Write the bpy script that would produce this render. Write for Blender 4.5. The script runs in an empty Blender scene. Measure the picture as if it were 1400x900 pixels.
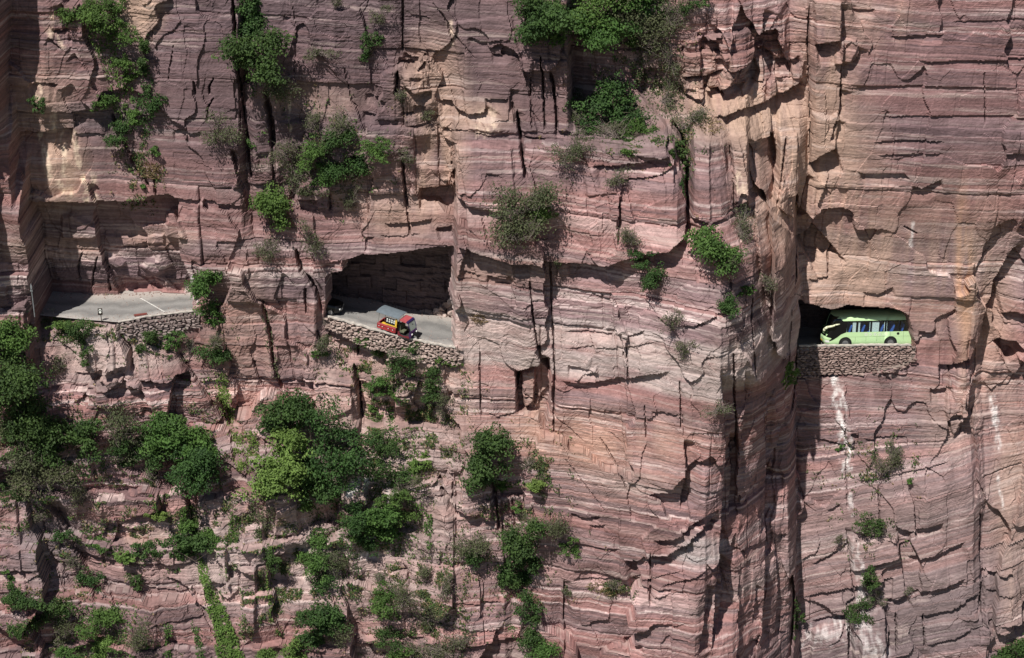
import bpy, bmesh, math, random
import numpy as np
from mathutils import Vector, Matrix

scene = bpy.context.scene
col = scene.collection

# ------------------------------------------------------------------ camera, sky, sun, exposure
PITCH = math.radians(22.0)
CP, SP = math.cos(PITCH), math.sin(PITCH)
RANGE = 200.0
FPX = 3100.0                                   # focal length in photograph pixels (1400 wide)
CAM = np.array([0.0, -RANGE * CP, RANGE * SP])

cam_data = bpy.data.cameras.new("camera")
cam = bpy.data.objects.new("camera", cam_data)
col.objects.link(cam)
cam.location = CAM
cam.rotation_euler = (math.pi / 2 - PITCH, 0, 0)
cam_data.sensor_width = 36.0
cam_data.lens = FPX * 36.0 / 1400.0
cam_data.clip_start = 1.0
cam_data.clip_end = 6000.0
scene.camera = cam

SUN_EL = math.radians(55.0)
SUN_AZ = math.radians(29.0)                    # to the left of the cliff's outward normal
sun_dir = Vector((-math.sin(SUN_AZ) * math.cos(SUN_EL), -math.cos(SUN_AZ) * math.cos(SUN_EL), math.sin(SUN_EL)))

world = bpy.data.worlds.new("World")
scene.world = world
world.use_nodes = True
wn = world.node_tree
wn.nodes.clear()
sky = wn.nodes.new("ShaderNodeTexSky")
sky.sky_type = 'NISHITA'
sky.sun_disc = False
sky.sun_elevation = SUN_EL
sky.sun_rotation = math.radians(180.0) + SUN_AZ
sky.altitude = 1000.0
bg = wn.nodes.new("ShaderNodeBackground")
bg.inputs["Strength"].default_value = 0.05
wo = wn.nodes.new("ShaderNodeOutputWorld")
wn.links.new(sky.outputs[0], bg.inputs[0])
wn.links.new(bg.outputs[0], wo.inputs[0])

sun_data = bpy.data.lights.new("sun", 'SUN')
sun_data.energy = 5.0
sun_data.angle = math.radians(0.5)
sun_data.color = (1.0, 0.955, 0.89)
sun = bpy.data.objects.new("sun", sun_data)
col.objects.link(sun)
sun.rotation_euler = sun_dir.to_track_quat('Z', 'Y').to_euler()

scene.view_settings.view_transform = 'Standard'
scene.view_settings.look = 'None'
scene.view_settings.exposure = 0.16
scene.view_settings.gamma = 1.0

rng = np.random.default_rng(7)

# ------------------------------------------------------------------ small helpers
def tag(o, label=None, cat=None, group=None, kind=None):
    if label: o["label"] = label
    if cat: o["category"] = cat
    if group: o["group"] = group
    if kind: o["kind"] = kind
    return o

def empty(name, loc=(0, 0, 0)):
    o = bpy.data.objects.new(name, None)
    col.objects.link(o)
    o.location = loc
    o.empty_display_size = 0.2
    return o

def link(name, me, parent=None, mat=None, loc=None, rot=None):
    o = bpy.data.objects.new(name, me)
    col.objects.link(o)
    if mat is not None and not me.materials:
        me.materials.append(mat)
    if parent is not None:
        o.parent = parent
    if loc is not None: o.location = loc
    if rot is not None: o.rotation_euler = rot
    return o

def np_mesh(name, verts, faces, smooth=False):
    """verts (n,3), faces (m,k) arrays -> mesh, fast"""
    me = bpy.data.meshes.new(name)
    verts = np.ascontiguousarray(verts, dtype=np.float32)
    faces = np.ascontiguousarray(faces, dtype=np.int32)
    m, k = faces.shape
    me.vertices.add(len(verts))
    me.vertices.foreach_set("co", verts.ravel())
    me.loops.add(m * k)
    me.loops.foreach_set("vertex_index", faces.ravel())
    me.polygons.add(m)
    me.polygons.foreach_set("loop_start", np.arange(0, m * k, k, dtype=np.int32))
    me.polygons.foreach_set("use_smooth", np.full(m, smooth, dtype=bool))
    me.update(calc_edges=True)
    return me

def set_float(me, name, arr):
    a = me.attributes.new(name, 'FLOAT', 'POINT')
    a.data.foreach_set("value", np.ascontiguousarray(arr, dtype=np.float32).ravel())

def set_color(me, name, arr):
    a = me.attributes.new(name, 'FLOAT_COLOR', 'POINT')
    c = np.ones((len(arr), 4), dtype=np.float32)
    c[:, :3] = arr
    a.data.foreach_set("color", c.ravel())

def project(X, Y, Z):
    vx = X - CAM[0]; vy = Y - CAM[1]; vz = Z - CAM[2]
    f = vy * CP - vz * SP
    u = vy * SP + vz * CP
    return 700.0 + FPX * vx / f, 450.0 - FPX * u / f

def at(px, py, y):
    """world point that shows at photo pixel (px, py) when it lies at depth y"""
    a = (px - 700.0) / FPX; b = (450.0 - py) / FPX
    d = np.array([a, CP + b * SP, -SP + b * CP])
    t = (y - CAM[1]) / d[1]
    return CAM + d * t

# gradient noise
_perm = rng.permutation(1024)
_perm = np.concatenate([_perm, _perm, _perm])
_ang = rng.uniform(0, 2 * math.pi, 1024)
_gx, _gy = np.cos(_ang).astype(np.float32), np.sin(_ang).astype(np.float32)
def noise2(x, y):
    x = np.asarray(x, dtype=np.float32); y = np.asarray(y, dtype=np.float32)
    xi = np.floor(x); yi = np.floor(y)
    xf = x - xi; yf = y - yi
    xi = xi.astype(np.int32) & 1023; yi = yi.astype(np.int32) & 1023
    u = xf * xf * xf * (xf * (xf * 6 - 15) + 10); v = yf * yf * yf * (yf * (yf * 6 - 15) + 10)
    def g(ix, iy, fx, fy):
        h = _perm[_perm[ix & 1023] + (iy & 1023)]
        return _gx[h] * fx + _gy[h] * fy
    a = g(xi, yi, xf, yf); b = g(xi + 1, yi, xf - 1, yf)
    c = g(xi, yi + 1, xf, yf - 1); d = g(xi + 1, yi + 1, xf - 1, yf - 1)
    return (a + u * (b - a)) * (1 - v) + (c + u * (d - c)) * v
def fbm(x, y, oct=4, gain=0.5, lac=2.03):
    s = 0; a = 1.0; t = 0
    for i in range(oct):
        s = s + a * noise2(x + 17.3 * i, y - 9.1 * i); t += a
        a *= gain; x = x * lac; y = y * lac
    return s / t * 1.5
def hash01(i, j=0, k=0):
    i = np.asarray(i).astype(np.int64); j = np.asarray(j).astype(np.int64)
    h = (i * 374761393 + j * 668265263 + k * 2147483647 + 1013904223) & 0xFFFFFFFF
    h = ((h ^ (h >> 13)) * 1274126177) & 0xFFFFFFFF
    h = ((h ^ (h >> 16)) * 2246822519) & 0xFFFFFFFF
    h = h ^ (h >> 15)
    return (h & 0xFFFFFF) / float(0xFFFFFF)
def sstep(a, b, x):
    t = np.clip((x - a) / (b - a), 0, 1)
    return t * t * (3 - 2 * t)

# ------------------------------------------------------------------ the cliff: broad shape (depth in metres, + = away from the viewer)
ROWS = [
 (-140, [(-250,-3),(-20,-3),(0,-2),(18,.8),(60,1.2),(95,1.8),(150,2.6),(200,1.9),(325,2.0),(340,2.6),(350,1.2),(375,.9),(540,1.0),(575,1.5),(620,.6),(700,.3),(770,0),(785,1.2),(900,2.0),(935,1.5),(990,2.0),(1030,3.0),(1060,4.5),(1080,6.2),(1100,5.0),(1150,4.6),(1400,4.4),(1650,5)]),
 (0,    [(-250,-3),(-20,-3),(0,-2),(14,.8),(60,1.2),(95,1.8),(150,2.6),(200,1.9),(325,2.0),(340,2.6),(350,1.2),(375,.9),(540,1.0),(575,1.5),(620,.6),(700,.3),(770,0),(785,1.2),(900,2.0),(935,1.5),(990,2.0),(1030,3.0),(1060,4.5),(1080,6.2),(1100,5.0),(1150,4.6),(1400,4.4),(1650,5)]),
 (120,  [(-250,-3),(-20,-3),(0,-2.5),(12,1.2),(60,1.5),(150,2.6),(200,1.9),(325,2.0),(335,2.8),(350,1.0),(540,.8),(575,1.4),(615,.6),(700,0),(775,-.3),(785,1.4),(900,1.6),(925,1.8),(940,1.3),(995,1.6),(1020,2.2),(1030,3.4),(1050,3.6),(1075,5.2),(1103,5.8),(1115,4.8),(1400,4.5),(1650,5)]),
 (200,  [(-250,-3.5),(0,-3),(17,-2.4),(23,2.2),(60,2.3),(160,2.6),(210,2.0),(325,1.9),(338,2.8),(350,1.0),(470,.5),(540,.8),(600,.8),(617,.5),(622,-.6),(760,-1.0),(860,-1.3),(918,-1.0),(932,.8),(944,.8),(948,-.6),(968,-.8),(990,.3),(996,.9),(1020,1.1),(1026,3.0),(1062,4.8),(1066,3.9),(1092,4.2),(1103,6.2),(1120,5.2),(1400,4.6),(1650,5)]),
 (300,  [(-250,-4),(0,-3),(34,-2.4),(40,2.4),(160,2.6),(240,2.2),(330,1.9),(345,1.6),(430,.7),(540,.6),(618,.6),(623,-1.2),(760,-1.6),(860,-2.2),(925,-2.4),(940,-1.0),(955,-1.8),(985,-1.4),(1010,0),(1034,.4),(1070,2.5),(1086,4),(1091,6.5),(1110,6.0),(1400,5.0),(1650,5)]),
 (345,  [(-250,-4),(0,-3),(42,-2.4),(48,2.4),(240,2.2),(272,1.8),(330,1.6),(430,.9),(467,.5),(560,.5),(619,.4),(624,-1.7),(760,-2.0),(860,-2.6),(940,-3.2),(985,-3.0),(1030,-1.5),(1070,1.0),(1087,3.5),(1092,7),(1120,6.3),(1330,5.6),(1400,6.2),(1650,6)]),
 (440,  [(-250,-5),(0,-3.6),(48,-2.6),(54,.2),(110,-.6),(160,-1.5),(200,-.6),(272,1.0),(300,.8),(430,.8),(440,1.6),(447,1.8),(520,-.4),(620,-1.9),(626,-2.2),(760,-2.5),(860,-3.2),(940,-4.2),(985,-4.5),(1030,-2.5),(1070,.5),(1092,3.8),(1098,6.6),(1250,6.2),(1330,5.8),(1345,6.8),(1400,7),(1650,7)]),
 (480,  [(-250,-6),(0,-4.5),(52,-2.5),(110,-1.6),(160,-1.9),(200,-1),(272,.8),(300,.4),(430,.5),(447,1.5),(500,.3),(560,-.8),(622,-2.0),(700,-2.4),(760,-2.7),(860,-3.6),(940,-4.5),(985,-4.6),(1030,-2.8),(1070,.3),(1087,3.4),(1093,6.6),(1250,6.1),(1320,5.6),(1345,7),(1400,7),(1650,7)]),
 (560,  [(-250,-8),(0,-5),(100,-3),(200,-2.5),(270,-1.6),(310,-.6),(420,-.6),(480,-.8),(496,.2),(560,-.6),(620,-2),(700,-2.6),(760,-3),(860,-4.2),(940,-4.8),(985,-4.6),(1030,-2.2),(1075,1.5),(1083,2.5),(1090,6.8),(1130,6.3),(1250,5.6),(1330,5.2),(1345,6.6),(1400,6.6),(1650,6)]),
 (700,  [(-250,-9),(0,-6.5),(200,-5),(350,-4.6),(480,-3.6),(500,-2.6),(590,-3.2),(600,-3.6),(690,-3.6),(700,-3.0),(760,-4),(800,-4.6),(900,-5.4),(965,-5.2),(1000,-2.4),(1078,2.4),(1088,6.2),(1130,5.4),(1220,4),(1330,3.2),(1345,4.6),(1400,4.8),(1650,5)]),
 (900,  [(-250,-12),(0,-9),(200,-8),(350,-7.6),(480,-6.4),(590,-5.6),(690,-5.4),(700,-4.6),(765,-4.8),(772,-5.6),(950,-6.2),(1000,-3.2),(1082,2.0),(1092,5),(1130,4.2),(1200,2.8),(1330,2.2),(1400,2.6),(1650,3)]),
 (1040, [(-250,-14),(0,-11),(200,-10),(350,-9.6),(480,-8),(590,-7),(690,-6.6),(700,-6),(765,-6),(772,-6.6),(950,-7),(1000,-4),(1082,1.6),(1092,4),(1130,3.4),(1200,2),(1330,1.4),(1400,1.6),(1650,2)]),
]
def _tune(py, pts):
    out = []
    w = float(np.interp(py, [150, 200, 300, 345], [0, .4, .8, 1.0]))
    top = float(np.interp(py, [130, 200], [1, 0]))
    for x, d in pts:
        d -= w * float(np.interp(x, [690, 860, 940, 985, 1030, 1070, 1086], [0, 1.2, 3.0, 3.9, 2.9, 1.1, 0]))      # the prow swells forward
        d += top * float(np.interp(x, [778, 786, 1000, 1030, 1100, 1112], [0, 1.3, 1.3, 1.8, 1.2, 0]))           # and the wall above its terrace stands back
        if py < 400 and 20 < x < 335: d = d - float(np.interp(x, [90, 130, 250, 330], [1.35, .75, .75, 1.35])) if py > 100 else d - .8
        if 150 < py < 330 and 35 < x < 100: d -= .5
        out.append((x, d))
    if py < 440: out = [(-260, -4), (-120, -7.6), (-50, -7.0)] + [q for q in out if q[0] > -15]
    return out
ROWS = [(py, _tune(py, pts)) for py, pts in ROWS]
ROWPY = np.array([r[0] for r in ROWS], dtype=float)
def base_depth(PX, PY):
    out = None
    idx = np.clip(np.searchsorted(ROWPY, PY) - 1, 0, len(ROWS) - 2)
    t = np.clip((PY - ROWPY[idx]) / (ROWPY[idx + 1] - ROWPY[idx]), 0, 1)
    t = t * t * (3 - 2 * t) * 0.5 + t * 0.5
    out = np.zeros_like(PX)
    for k, (py, pts) in enumerate(ROWS):
        w = np.where(idx == k, 1 - t, 0) + np.where(idx + 1 == k, t, 0)
        m = w > 0
        if m.any():
            xs, ys = zip(*pts)
            out[m] += w[m] * np.interp(PX[m], xs, ys)
    return out

STEP = 0.088
fx = np.arange(-50.5, 50.5, STEP); fz = np.arange(-37.5, 33.5, STEP)
def margin(a, n, s0):           # widening steps outside the frame
    st = s0 * 1.13 ** np.arange(n)
    return a + np.cumsum(st)
ex = margin(0, 36, 0.1); ez = margin(0, 36, 0.1)
xs = np.concatenate([fx[0] - ex[::-1], fx, fx[-1] + ex])
zs = np.concatenate([fz[0] - ez[::-1], fz, fz[-1] + ez])
NX, NZ = len(xs), len(zs)
X, Z = np.meshgrid(xs, zs)                      # (NZ, NX)
D = np.zeros_like(X)
wobx = 5.0 * fbm(X * .18, Z * .18, 3) + 2.2 * fbm(X * .9 + 50, Z * .9, 3)
woby = 5.0 * fbm(X * .18 + 90, Z * .18, 3) + 1.6 * fbm(X * .9, Z * .9 + 70, 3)
for it in range(7):
    PX, PY = project(X, D, Z)
    D = 0.3 * D + 0.7 * base_depth(PX + 0.6 * wobx, PY + woby * .3)
PX, PY = project(X, D, Z)
PXW = PX + 0.55 * wobx * .6 + 1.3 * fbm(X * 2.6, Z * 2.6, 2)
PYW = PY + 0.35 * woby * .6 + 1.1 * fbm(X * 2.6 + 31, Z * 2.6, 2)
BASE = D.copy()

# ------------------------------------------------------------------ feature tools (measured in photograph pixels on the rock's own surface)
def window(x0, x1, y0, y1):
    m = (PXW > x0) & (PXW < x1) & (PYW > y0) & (PYW < y1)
    r = np.flatnonzero(m.any(axis=1)); c = np.flatnonzero(m.any(axis=0))
    if len(r) == 0: return None
    return slice(r[0], r[-1] + 1), slice(c[0], c[-1] + 1)

def poly_dist(px, py, pts):
    """distance to the polyline, signed side, and arc parameter 0..1"""
    best = np.full(px.shape, 1e9); side = np.zeros_like(px); par = np.zeros_like(px)
    seg = [math.hypot(pts[i+1][0]-pts[i][0], pts[i+1][1]-pts[i][1]) for i in range(len(pts)-1)]
    tot = sum(seg); acc = 0
    for i in range(len(pts) - 1):
        x0, y0 = pts[i]; x1, y1 = pts[i+1]
        dx, dy = x1 - x0, y1 - y0
        L2 = dx*dx + dy*dy + 1e-9
        t = ((px - x0) * dx + (py - y0) * dy) / L2
        tc = np.clip(t, 0, 1)
        d = np.hypot(px - x0 - tc * dx, py - y0 - tc * dy)
        s = dx * (py - y0) - dy * (px - x0)
        m = d < best
        best[m] = d[m]; side[m] = s[m]; par[m] = (acc + tc[m] * seg[i]) / tot
        acc += seg[i]
    return best, side, par, tot

def scarp(pts, d, L, end=0.12):
    """rock set back by d on the right-hand side of the line (below it when drawn left to right, to its right when drawn upwards)"""
    xs_ = [p[0] for p in pts]; ys_ = [p[1] for p in pts]
    w = window(min(xs_) - L - 4, max(xs_) + L + 4, min(ys_) - L - 4, max(ys_) + L + 4)
    if w is None: return
    px, py = PXW[w], PYW[w]
    dist, side, par, tot = poly_dist(px, py, pts)
    e = max(end, min(0.4, 5.0 / tot))
    tp = sstep(0, e, par) * sstep(0, e, 1 - par)
    k = np.clip(1 - dist / (L * (0.35 + .65 * tp)), 0, 1)
    D[w] += np.where(side > 0, d * tp * k, 0)

def crack(pts, wpx, d, end=0.1):
    xs_ = [p[0] for p in pts]; ys_ = [p[1] for p in pts]
    m_ = wpx * 3 + 4
    w = window(min(xs_) - m_, max(xs_) + m_, min(ys_) - m_, max(ys_) + m_)
    if w is None: return
    dist, side, par, tot = poly_dist(PXW[w], PYW[w], pts)
    tp = sstep(0, end, par) * sstep(0, end, 1 - par)
    ww = wpx * (0.5 + .5 * tp) * (0.75 + .6 * noise2(PXW[w] * .07, PYW[w] * .07))
    D[w] += d * tp * np.exp(-(dist / np.maximum(ww, .4)) ** 4)

def inside(px, py, poly):
    n = len(poly); res = np.zeros(px.shape, bool); j = n - 1
    for i in range(n):
        xi, yi = poly[i]; xj, yj = poly[j]
        c = ((yi > py) != (yj > py)) & (px < (xj - xi) * (py - yi) / (yj - yi + 1e-12) + xi)
        res ^= c; j = i
    return res

def block(poly, off, bev=2.5, tx=0.0, ty=0.0):
    """a block standing proud (off < 0) or set back (off > 0) inside the outline; tx, ty tilt its face, metres per pixel"""
    xs_ = [p[0] for p in poly]; ys_ = [p[1] for p in poly]
    w = window(min(xs_) - 4, max(xs_) + 4, min(ys_) - 4, max(ys_) + 4)
    if w is None: return
    px, py = PXW[w], PYW[w]
    ins = inside(px, py, poly)
    dist = poly_dist(px, py, poly + [poly[0]])[0]
    cx, cy = np.mean(xs_), np.mean(ys_)
    D[w] += np.where(ins, (off + tx * (px - cx) + ty * (py - cy)) * sstep(-.5, bev, dist), 0)
# ------------------------------------------------------------------ the cliff: ledges, joints and blocks read off the photograph
# overhanging ledges: (points left to right, set-back, reach)
LEDGES = [
 ([(972,900),(985,740),(992,640),(990,560),(984,500)], .9, 70), ([(1040,900),(1046,780),(1050,660),(1046,560)], .6, 40),
 ([(17,184),(35,181),(56,182),(75,179),(101,176)], 1.1, 40), ([(101,183),(146,184)], .3, 18),
 ([(207,268),(243,271),(290,275),(325,281),(336,278)], .4, 22),
 ([(65,50),(85,66)], .5, 14), ([(40,111),(80,115)], .5, 20), ([(70,42),(93,40)], .5, 14), ([(102,70),(118,92)], .4, 16),
 ([(235,178),(250,178),(262,182),(277,179)], .35, 16), ([(350,208),(369,207)], .5, 20),
 ([(545,88),(562,85),(572,92),(583,80)], .6, 14), ([(552,116),(565,118),(575,126),(592,122)], .7, 14),
 ([(560,101),(580,104)], .5, 10), ([(566,140),(585,143)], .6, 12), ([(575,158),(600,160)], .5, 12),
 ([(552,74),(563,80),(575,80),(583,72)], .6, 12), ([(548,152),(568,150)], .5, 10), ([(560,168),(590,170)], .4, 10),
 ([(597,137),(617,138),(625,150),(640,157),(662,154),(665,143)], .7, 22), ([(662,135),(697,136)], .45, 16),
 ([(612,175),(640,180),(670,186),(702,185)], .2, 10), ([(606,172),(622,180)], .4, 10),
 ([(572,257),(590,259),(612,258),(619,256)], 1.6, 30), ([(620,267),(640,275),(670,280),(699,283)], .55, 22),
 ([(448,196),(460,198),(500,198)], .35, 14), ([(467,213),(482,212)], .3, 10), ([(495,155),(530,163),(547,162)], .35, 14),
 ([(395,265),(410,272),(430,270),(455,264)], .7, 16), ([(498,130),(530,137)], .3, 14), ([(385,22),(398,26)], .3, 8),
 ([(640,50),(660,58),(690,52)], .3, 12), ([(672,73),(686,76),(689,62)], .5, 12), ([(560,20),(590,24)], .2, 8),
 ([(716,187),(730,190),(746,190)], .4, 14), ([(757,178),(783,180)], .5, 16),
 ([(807,220),(835,218),(880,213),(917,202)], .75, 26), ([(840,240),(880,236),(900,232)], .35, 16), ([(898,232),(912,225),(921,216)], .4, 14),
 ([(698,353),(727,352)], .7, 22), ([(773,357),(825,358),(851,349)], .75, 26), ([(888,343),(915,340),(935,325),(941,303)], 1.0, 30),
 ([(618,333),(650,345),(680,350),(700,352)], .45, 20), ([(630,275),(690,290),(720,296)], .2, 10),
 ([(930,108),(960,105),(975,100),(997,96)], .9, 22), ([(966,126),(980,124),(996,118),(1010,111)], 1.1, 24),
 ([(975,82),(997,79)], .6, 14), ([(1000,95),(1015,91),(1028,83),(1036,64)], 1.3, 34),
 ([(974,164),(995,155),(1012,152),(1045,140),(1075,125),(1083,116),(1099,107)], 1.1, 30),
 ([(955,55),(985,50),(992,42)], .6, 14), ([(1060,85),(1075,83),(1092,74)], .7, 20), ([(1048,78),(1056,73)], .6, 16),
 ([(1113,60),(1130,58),(1148,54)], 1.0, 30), ([(1140,88),(1155,88),(1165,86),(1172,78),(1174,64)], .5, 16),
 ([(1003,284),(1021,274)], 1.0, 18), ([(1088,326),(1105,318),(1113,310)], 2.2, 60),
 ([(1103,223),(1125,211),(1144,203)], 1.2, 30),
 ([(1165,16),(1198,15)], .3, 10), ([(1215,50),(1263,48),(1292,46)], .3, 12), ([(1250,82),(1275,84),(1315,82),(1345,83),(1420,81)], .28, 14),
 ([(1193,194),(1240,191),(1294,193)], .22, 10), ([(1198,212),(1290,209)], .2, 10), ([(1172,236),(1188,237),(1236,237),(1246,247)], .45, 16),
 ([(1246,253),(1260,258),(1287,244)], .45, 16), ([(1373,208),(1410,208)], .45, 16), ([(1070,400),(1100,404)], .3, 10),
 ([(1300,30),(1420,28)], .15, 9), ([(1160,120),(1250,117),(1400,122)], .16, 10), ([(1200,160),(1330,158),(1420,160)], .16, 10),
 ([(1180,400),(1200,403),(1222,392)], .4, 14), ([(1142,340),(1135,350),(1132,378),(1115,381),(1104,378)][::-1], .35, 16),
 ([(1270,531),(1290,532),(1302,528)], .6, 20), ([(1282,500),(1300,501),(1325,490)], .8, 22), ([(1370,432),(1385,425),(1403,429)], .6, 18),
 ([(1358,470),(1368,464),(1388,465),(1402,478)], 2.4, 60), ([(1255,452),(1270,456),(1280,450)], .5, 14),
 ([(765,520),(790,525),(830,521),(870,513),(918,507)], .65, 26), ([(933,445),(950,446),(987,429)], .45, 18), ([(862,456),(881,450)], .4, 12),
 ([(775,500),(800,505),(818,508)], .4, 14), ([(640,425),(700,432),(760,430)], .15, 10), ([(770,452),(830,457),(870,455)], .2, 12),
 ([(770,476),(840,474),(900,466)], .16, 10), ([(890,560),(930,568)], .3, 12),
 ([(850,766),(870,766),(890,756),(910,758),(925,752),(945,740),(965,726),(980,712)], 1.3, 46),
 ([(892,737),(920,735),(942,722),(965,711),(984,698)], .9, 22), ([(780,700),(800,706),(822,705)], .4, 12), ([(805,718),(830,717)], .35, 12),
 ([(775,742),(810,747),(850,752)], .25, 14), ([(853,885),(881,883)], .5, 14), ([(780,795),(850,798),(890,790),(940,780)], .2, 12),
 ([(900,800),(950,790),(985,770)], .3, 14), ([(1012,680),(1040,670),(1075,655)], .5, 18), ([(1000,760),(1040,745),(1078,730)], .35, 16),
 ([(1010,890),(1045,875),(1080,868)], .35, 14), ([(1000,560),(1040,545),(1072,530)], .35, 14),
 ([(440,359),(455,357),(468,355)], .4, 14), ([(498,346),(500,326),(512,324)], .3, 10), ([(525,307),(560,306),(592,300)], .45, 18), ([(594,313),(618,309)], .7, 16),
 ([(520,322),(550,324),(575,320)], .2, 10), ([(666,375),(690,380),(697,372)], .6, 16), ([(630,372),(660,378)], .25, 12),
 ([(188,517),(205,519),(230,520),(258,507)], .9, 24), ([(142,531),(160,524),(174,517)], .8, 18), ([(100,512),(122,514),(150,518)], .35, 14),
 ([(100,551),(113,542),(121,533)], .5, 16), ([(160,500),(182,495)], .4, 14), ([(190,560),(230,562)], .35, 14),
 ([(180,702),(205,703),(228,690)], .5, 16), ([(125,720),(160,716),(200,700)], .3, 14), ([(20,770),(80,785)], .3, 14), ([(0,640),(40,655)], .3, 14),
 ([(140,655),(190,650),(210,648)], .25, 12), ([(150,800),(230,810),(285,815)], .25, 12), ([(215,850),(280,845)], .25, 12),
 ([(600,655),(615,680),(622,697)], .8, 16), ([(610,690),(660,700),(672,712)], .35, 12), ([(595,760),(640,765),(690,770)], .2, 12), ([(593,812),(640,820),(690,824)], .2, 12), ([(595,850),(690,862)], .18, 12),
 ([(525,785),(545,780),(558,783)], .5, 16), ([(560,545),(590,552),(625,548)], .35, 14), ([(500,560),(540,566)], .3, 12), ([(555,535),(572,520),(590,530)], .4, 10),
 ([(1165,728),(1200,733),(1232,742)], .3, 14), ([(1225,723),(1245,726),(1260,720),(1290,712)], .6, 20), ([(1240,765),(1280,757),(1320,740)], .5, 20),
 ([(1210,822),(1230,822),(1240,815)], .7, 18), ([(1245,812),(1290,803),(1320,790)], .5, 18), ([(1255,845),(1300,835),(1340,812)], .45, 16), ([(1265,885),(1310,870),(1345,850)], .35, 16),
 ([(1342,780),(1370,784),(1390,775)], .6, 18), ([(1347,807),(1385,808)], .3, 12), ([(1380,850),(1395,845),(1400,820)], .8, 20), ([(1110,770),(1140,755),(1160,740)], .35, 14),
 ([(1130,700),(1150,690)], .3, 12), ([(1170,660),(1220,650),(1300,630)], .22, 12), ([(1110,850),(1150,845),(1165,830)], .4, 14), ([(1180,600),(1240,596)], .25, 12), ([(1110,600),(1170,612)], .25, 12),
 ([(1060,590),(1080,585)], .4, 10), ([(1055,500),(1075,496),(1088,485)], .5, 14),
]
# steep edges: drawn upwards = rock to the right is set back
EDGES = [
 ([(972,900),(985,740),(992,640),(990,560),(984,500)], .9, 70), ([(1040,900),(1046,780),(1050,660),(1046,560)], .6, 40),
 ([(338,290),(333,262),(322,235),(314,203)], .9, 14), ([(783,166),(782,110),(781,60)], 1.3, 46), ([(88,0),(95,35),(100,62)], .6, 24),
 ([(101,178),(100,155)], .5, 20), ([(545,130),(541,100),(545,80)], .5, 18), ([(697,156),(697,120)], .4, 16),
 ([(933,105),(935,85),(931,62)], .5, 14), ([(958,90),(957,70),(952,45)], .4, 14), ([(1038,80),(1042,50),(1044,10)], .6, 30),
 ([(1022,268),(1022,220),(1023,185)], .8, 16), ([(1090,300),(1095,270),(1103,235)], .8, 14), ([(1150,120),(1151,60),(1150,0)], .5, 24), ([(1143,162),(1149,150),(1150,122)], .5, 20),
 ([(1133,192),(1143,162)], .5, 18), ([(862,718),(862,697),(857,677),(860,660),(873,650),(878,620),(886,598)], .22, 12), ([(930,702),(938,640),(935,600)], .8, 24),
 ([(935,600),(933,565),(930,535),(905,510)], .25, 12), ([(843,330),(842,300),(846,262),(852,240)], .5, 16), ([(888,827),(885,790)], .4, 12), ([(955,895),(963,840),(967,800)], 1.0, 24),
 ([(998,720),(1003,660),(1000,600)], .7, 18), ([(1015,620),(1020,560),(1018,500)], .5, 18), ([(1050,640),(1052,590),(1048,540)], .5, 18), ([(1040,740),(1046,690),(1052,650)], .6, 18),
 ([(980,880),(990,820),(985,770)], .9, 22), ([(1060,880),(1064,800),(1060,740)], .5, 18), ([(1030,860),(1034,800)], .4, 16),
 ([(1300,502),(1325,490),(1335,470),(1340,450),(1345,425),(1355,410),(1360,385),(1375,360),(1385,340),(1402,333)], 1.3, 40),
 ([(1310,602),(1325,560),(1331,520)], .7, 22), ([(1303,530),(1297,503)], .5, 16), ([(1252,740),(1250,690),(1240,660)], .4, 16), ([(1335,850),(1342,800),(1340,700)], .4, 12),
 ([(1165,820),(1162,770),(1155,720)], .4, 16), ([(1158,890),(1163,850)], .6, 16), ([(1212,895),(1215,860),(1206,830)], .7, 18), ([(1240,820),(1233,770),(1228,735)], .5, 16),
 ([(493,592),(490,535),(482,503)], .7, 20), ([(265,420),(266,375),(262,350)], .3, 10), ([(690,790),(684,700),(688,650)], .5, 14), ([(772,900),(770,840),(770,790)], .5, 14),
 ([(620,760),(624,705),(620,640)], .3, 12), ([(130,835),(105,780),(75,720),(50,690)], .9, 24), ([(165,640),(175,610)], .3, 12), ([(320,640),(312,600),(300,560),(290,540)], .6, 16),
 ([(620,330),(619,290),(617,200)], .35, 10), ([(745,590),(753,555),(756,500)], .3, 8), ([(715,240),(712,200),(705,150)], .5, 14), ([(450,290),(452,270)], .3, 8),
]
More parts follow.
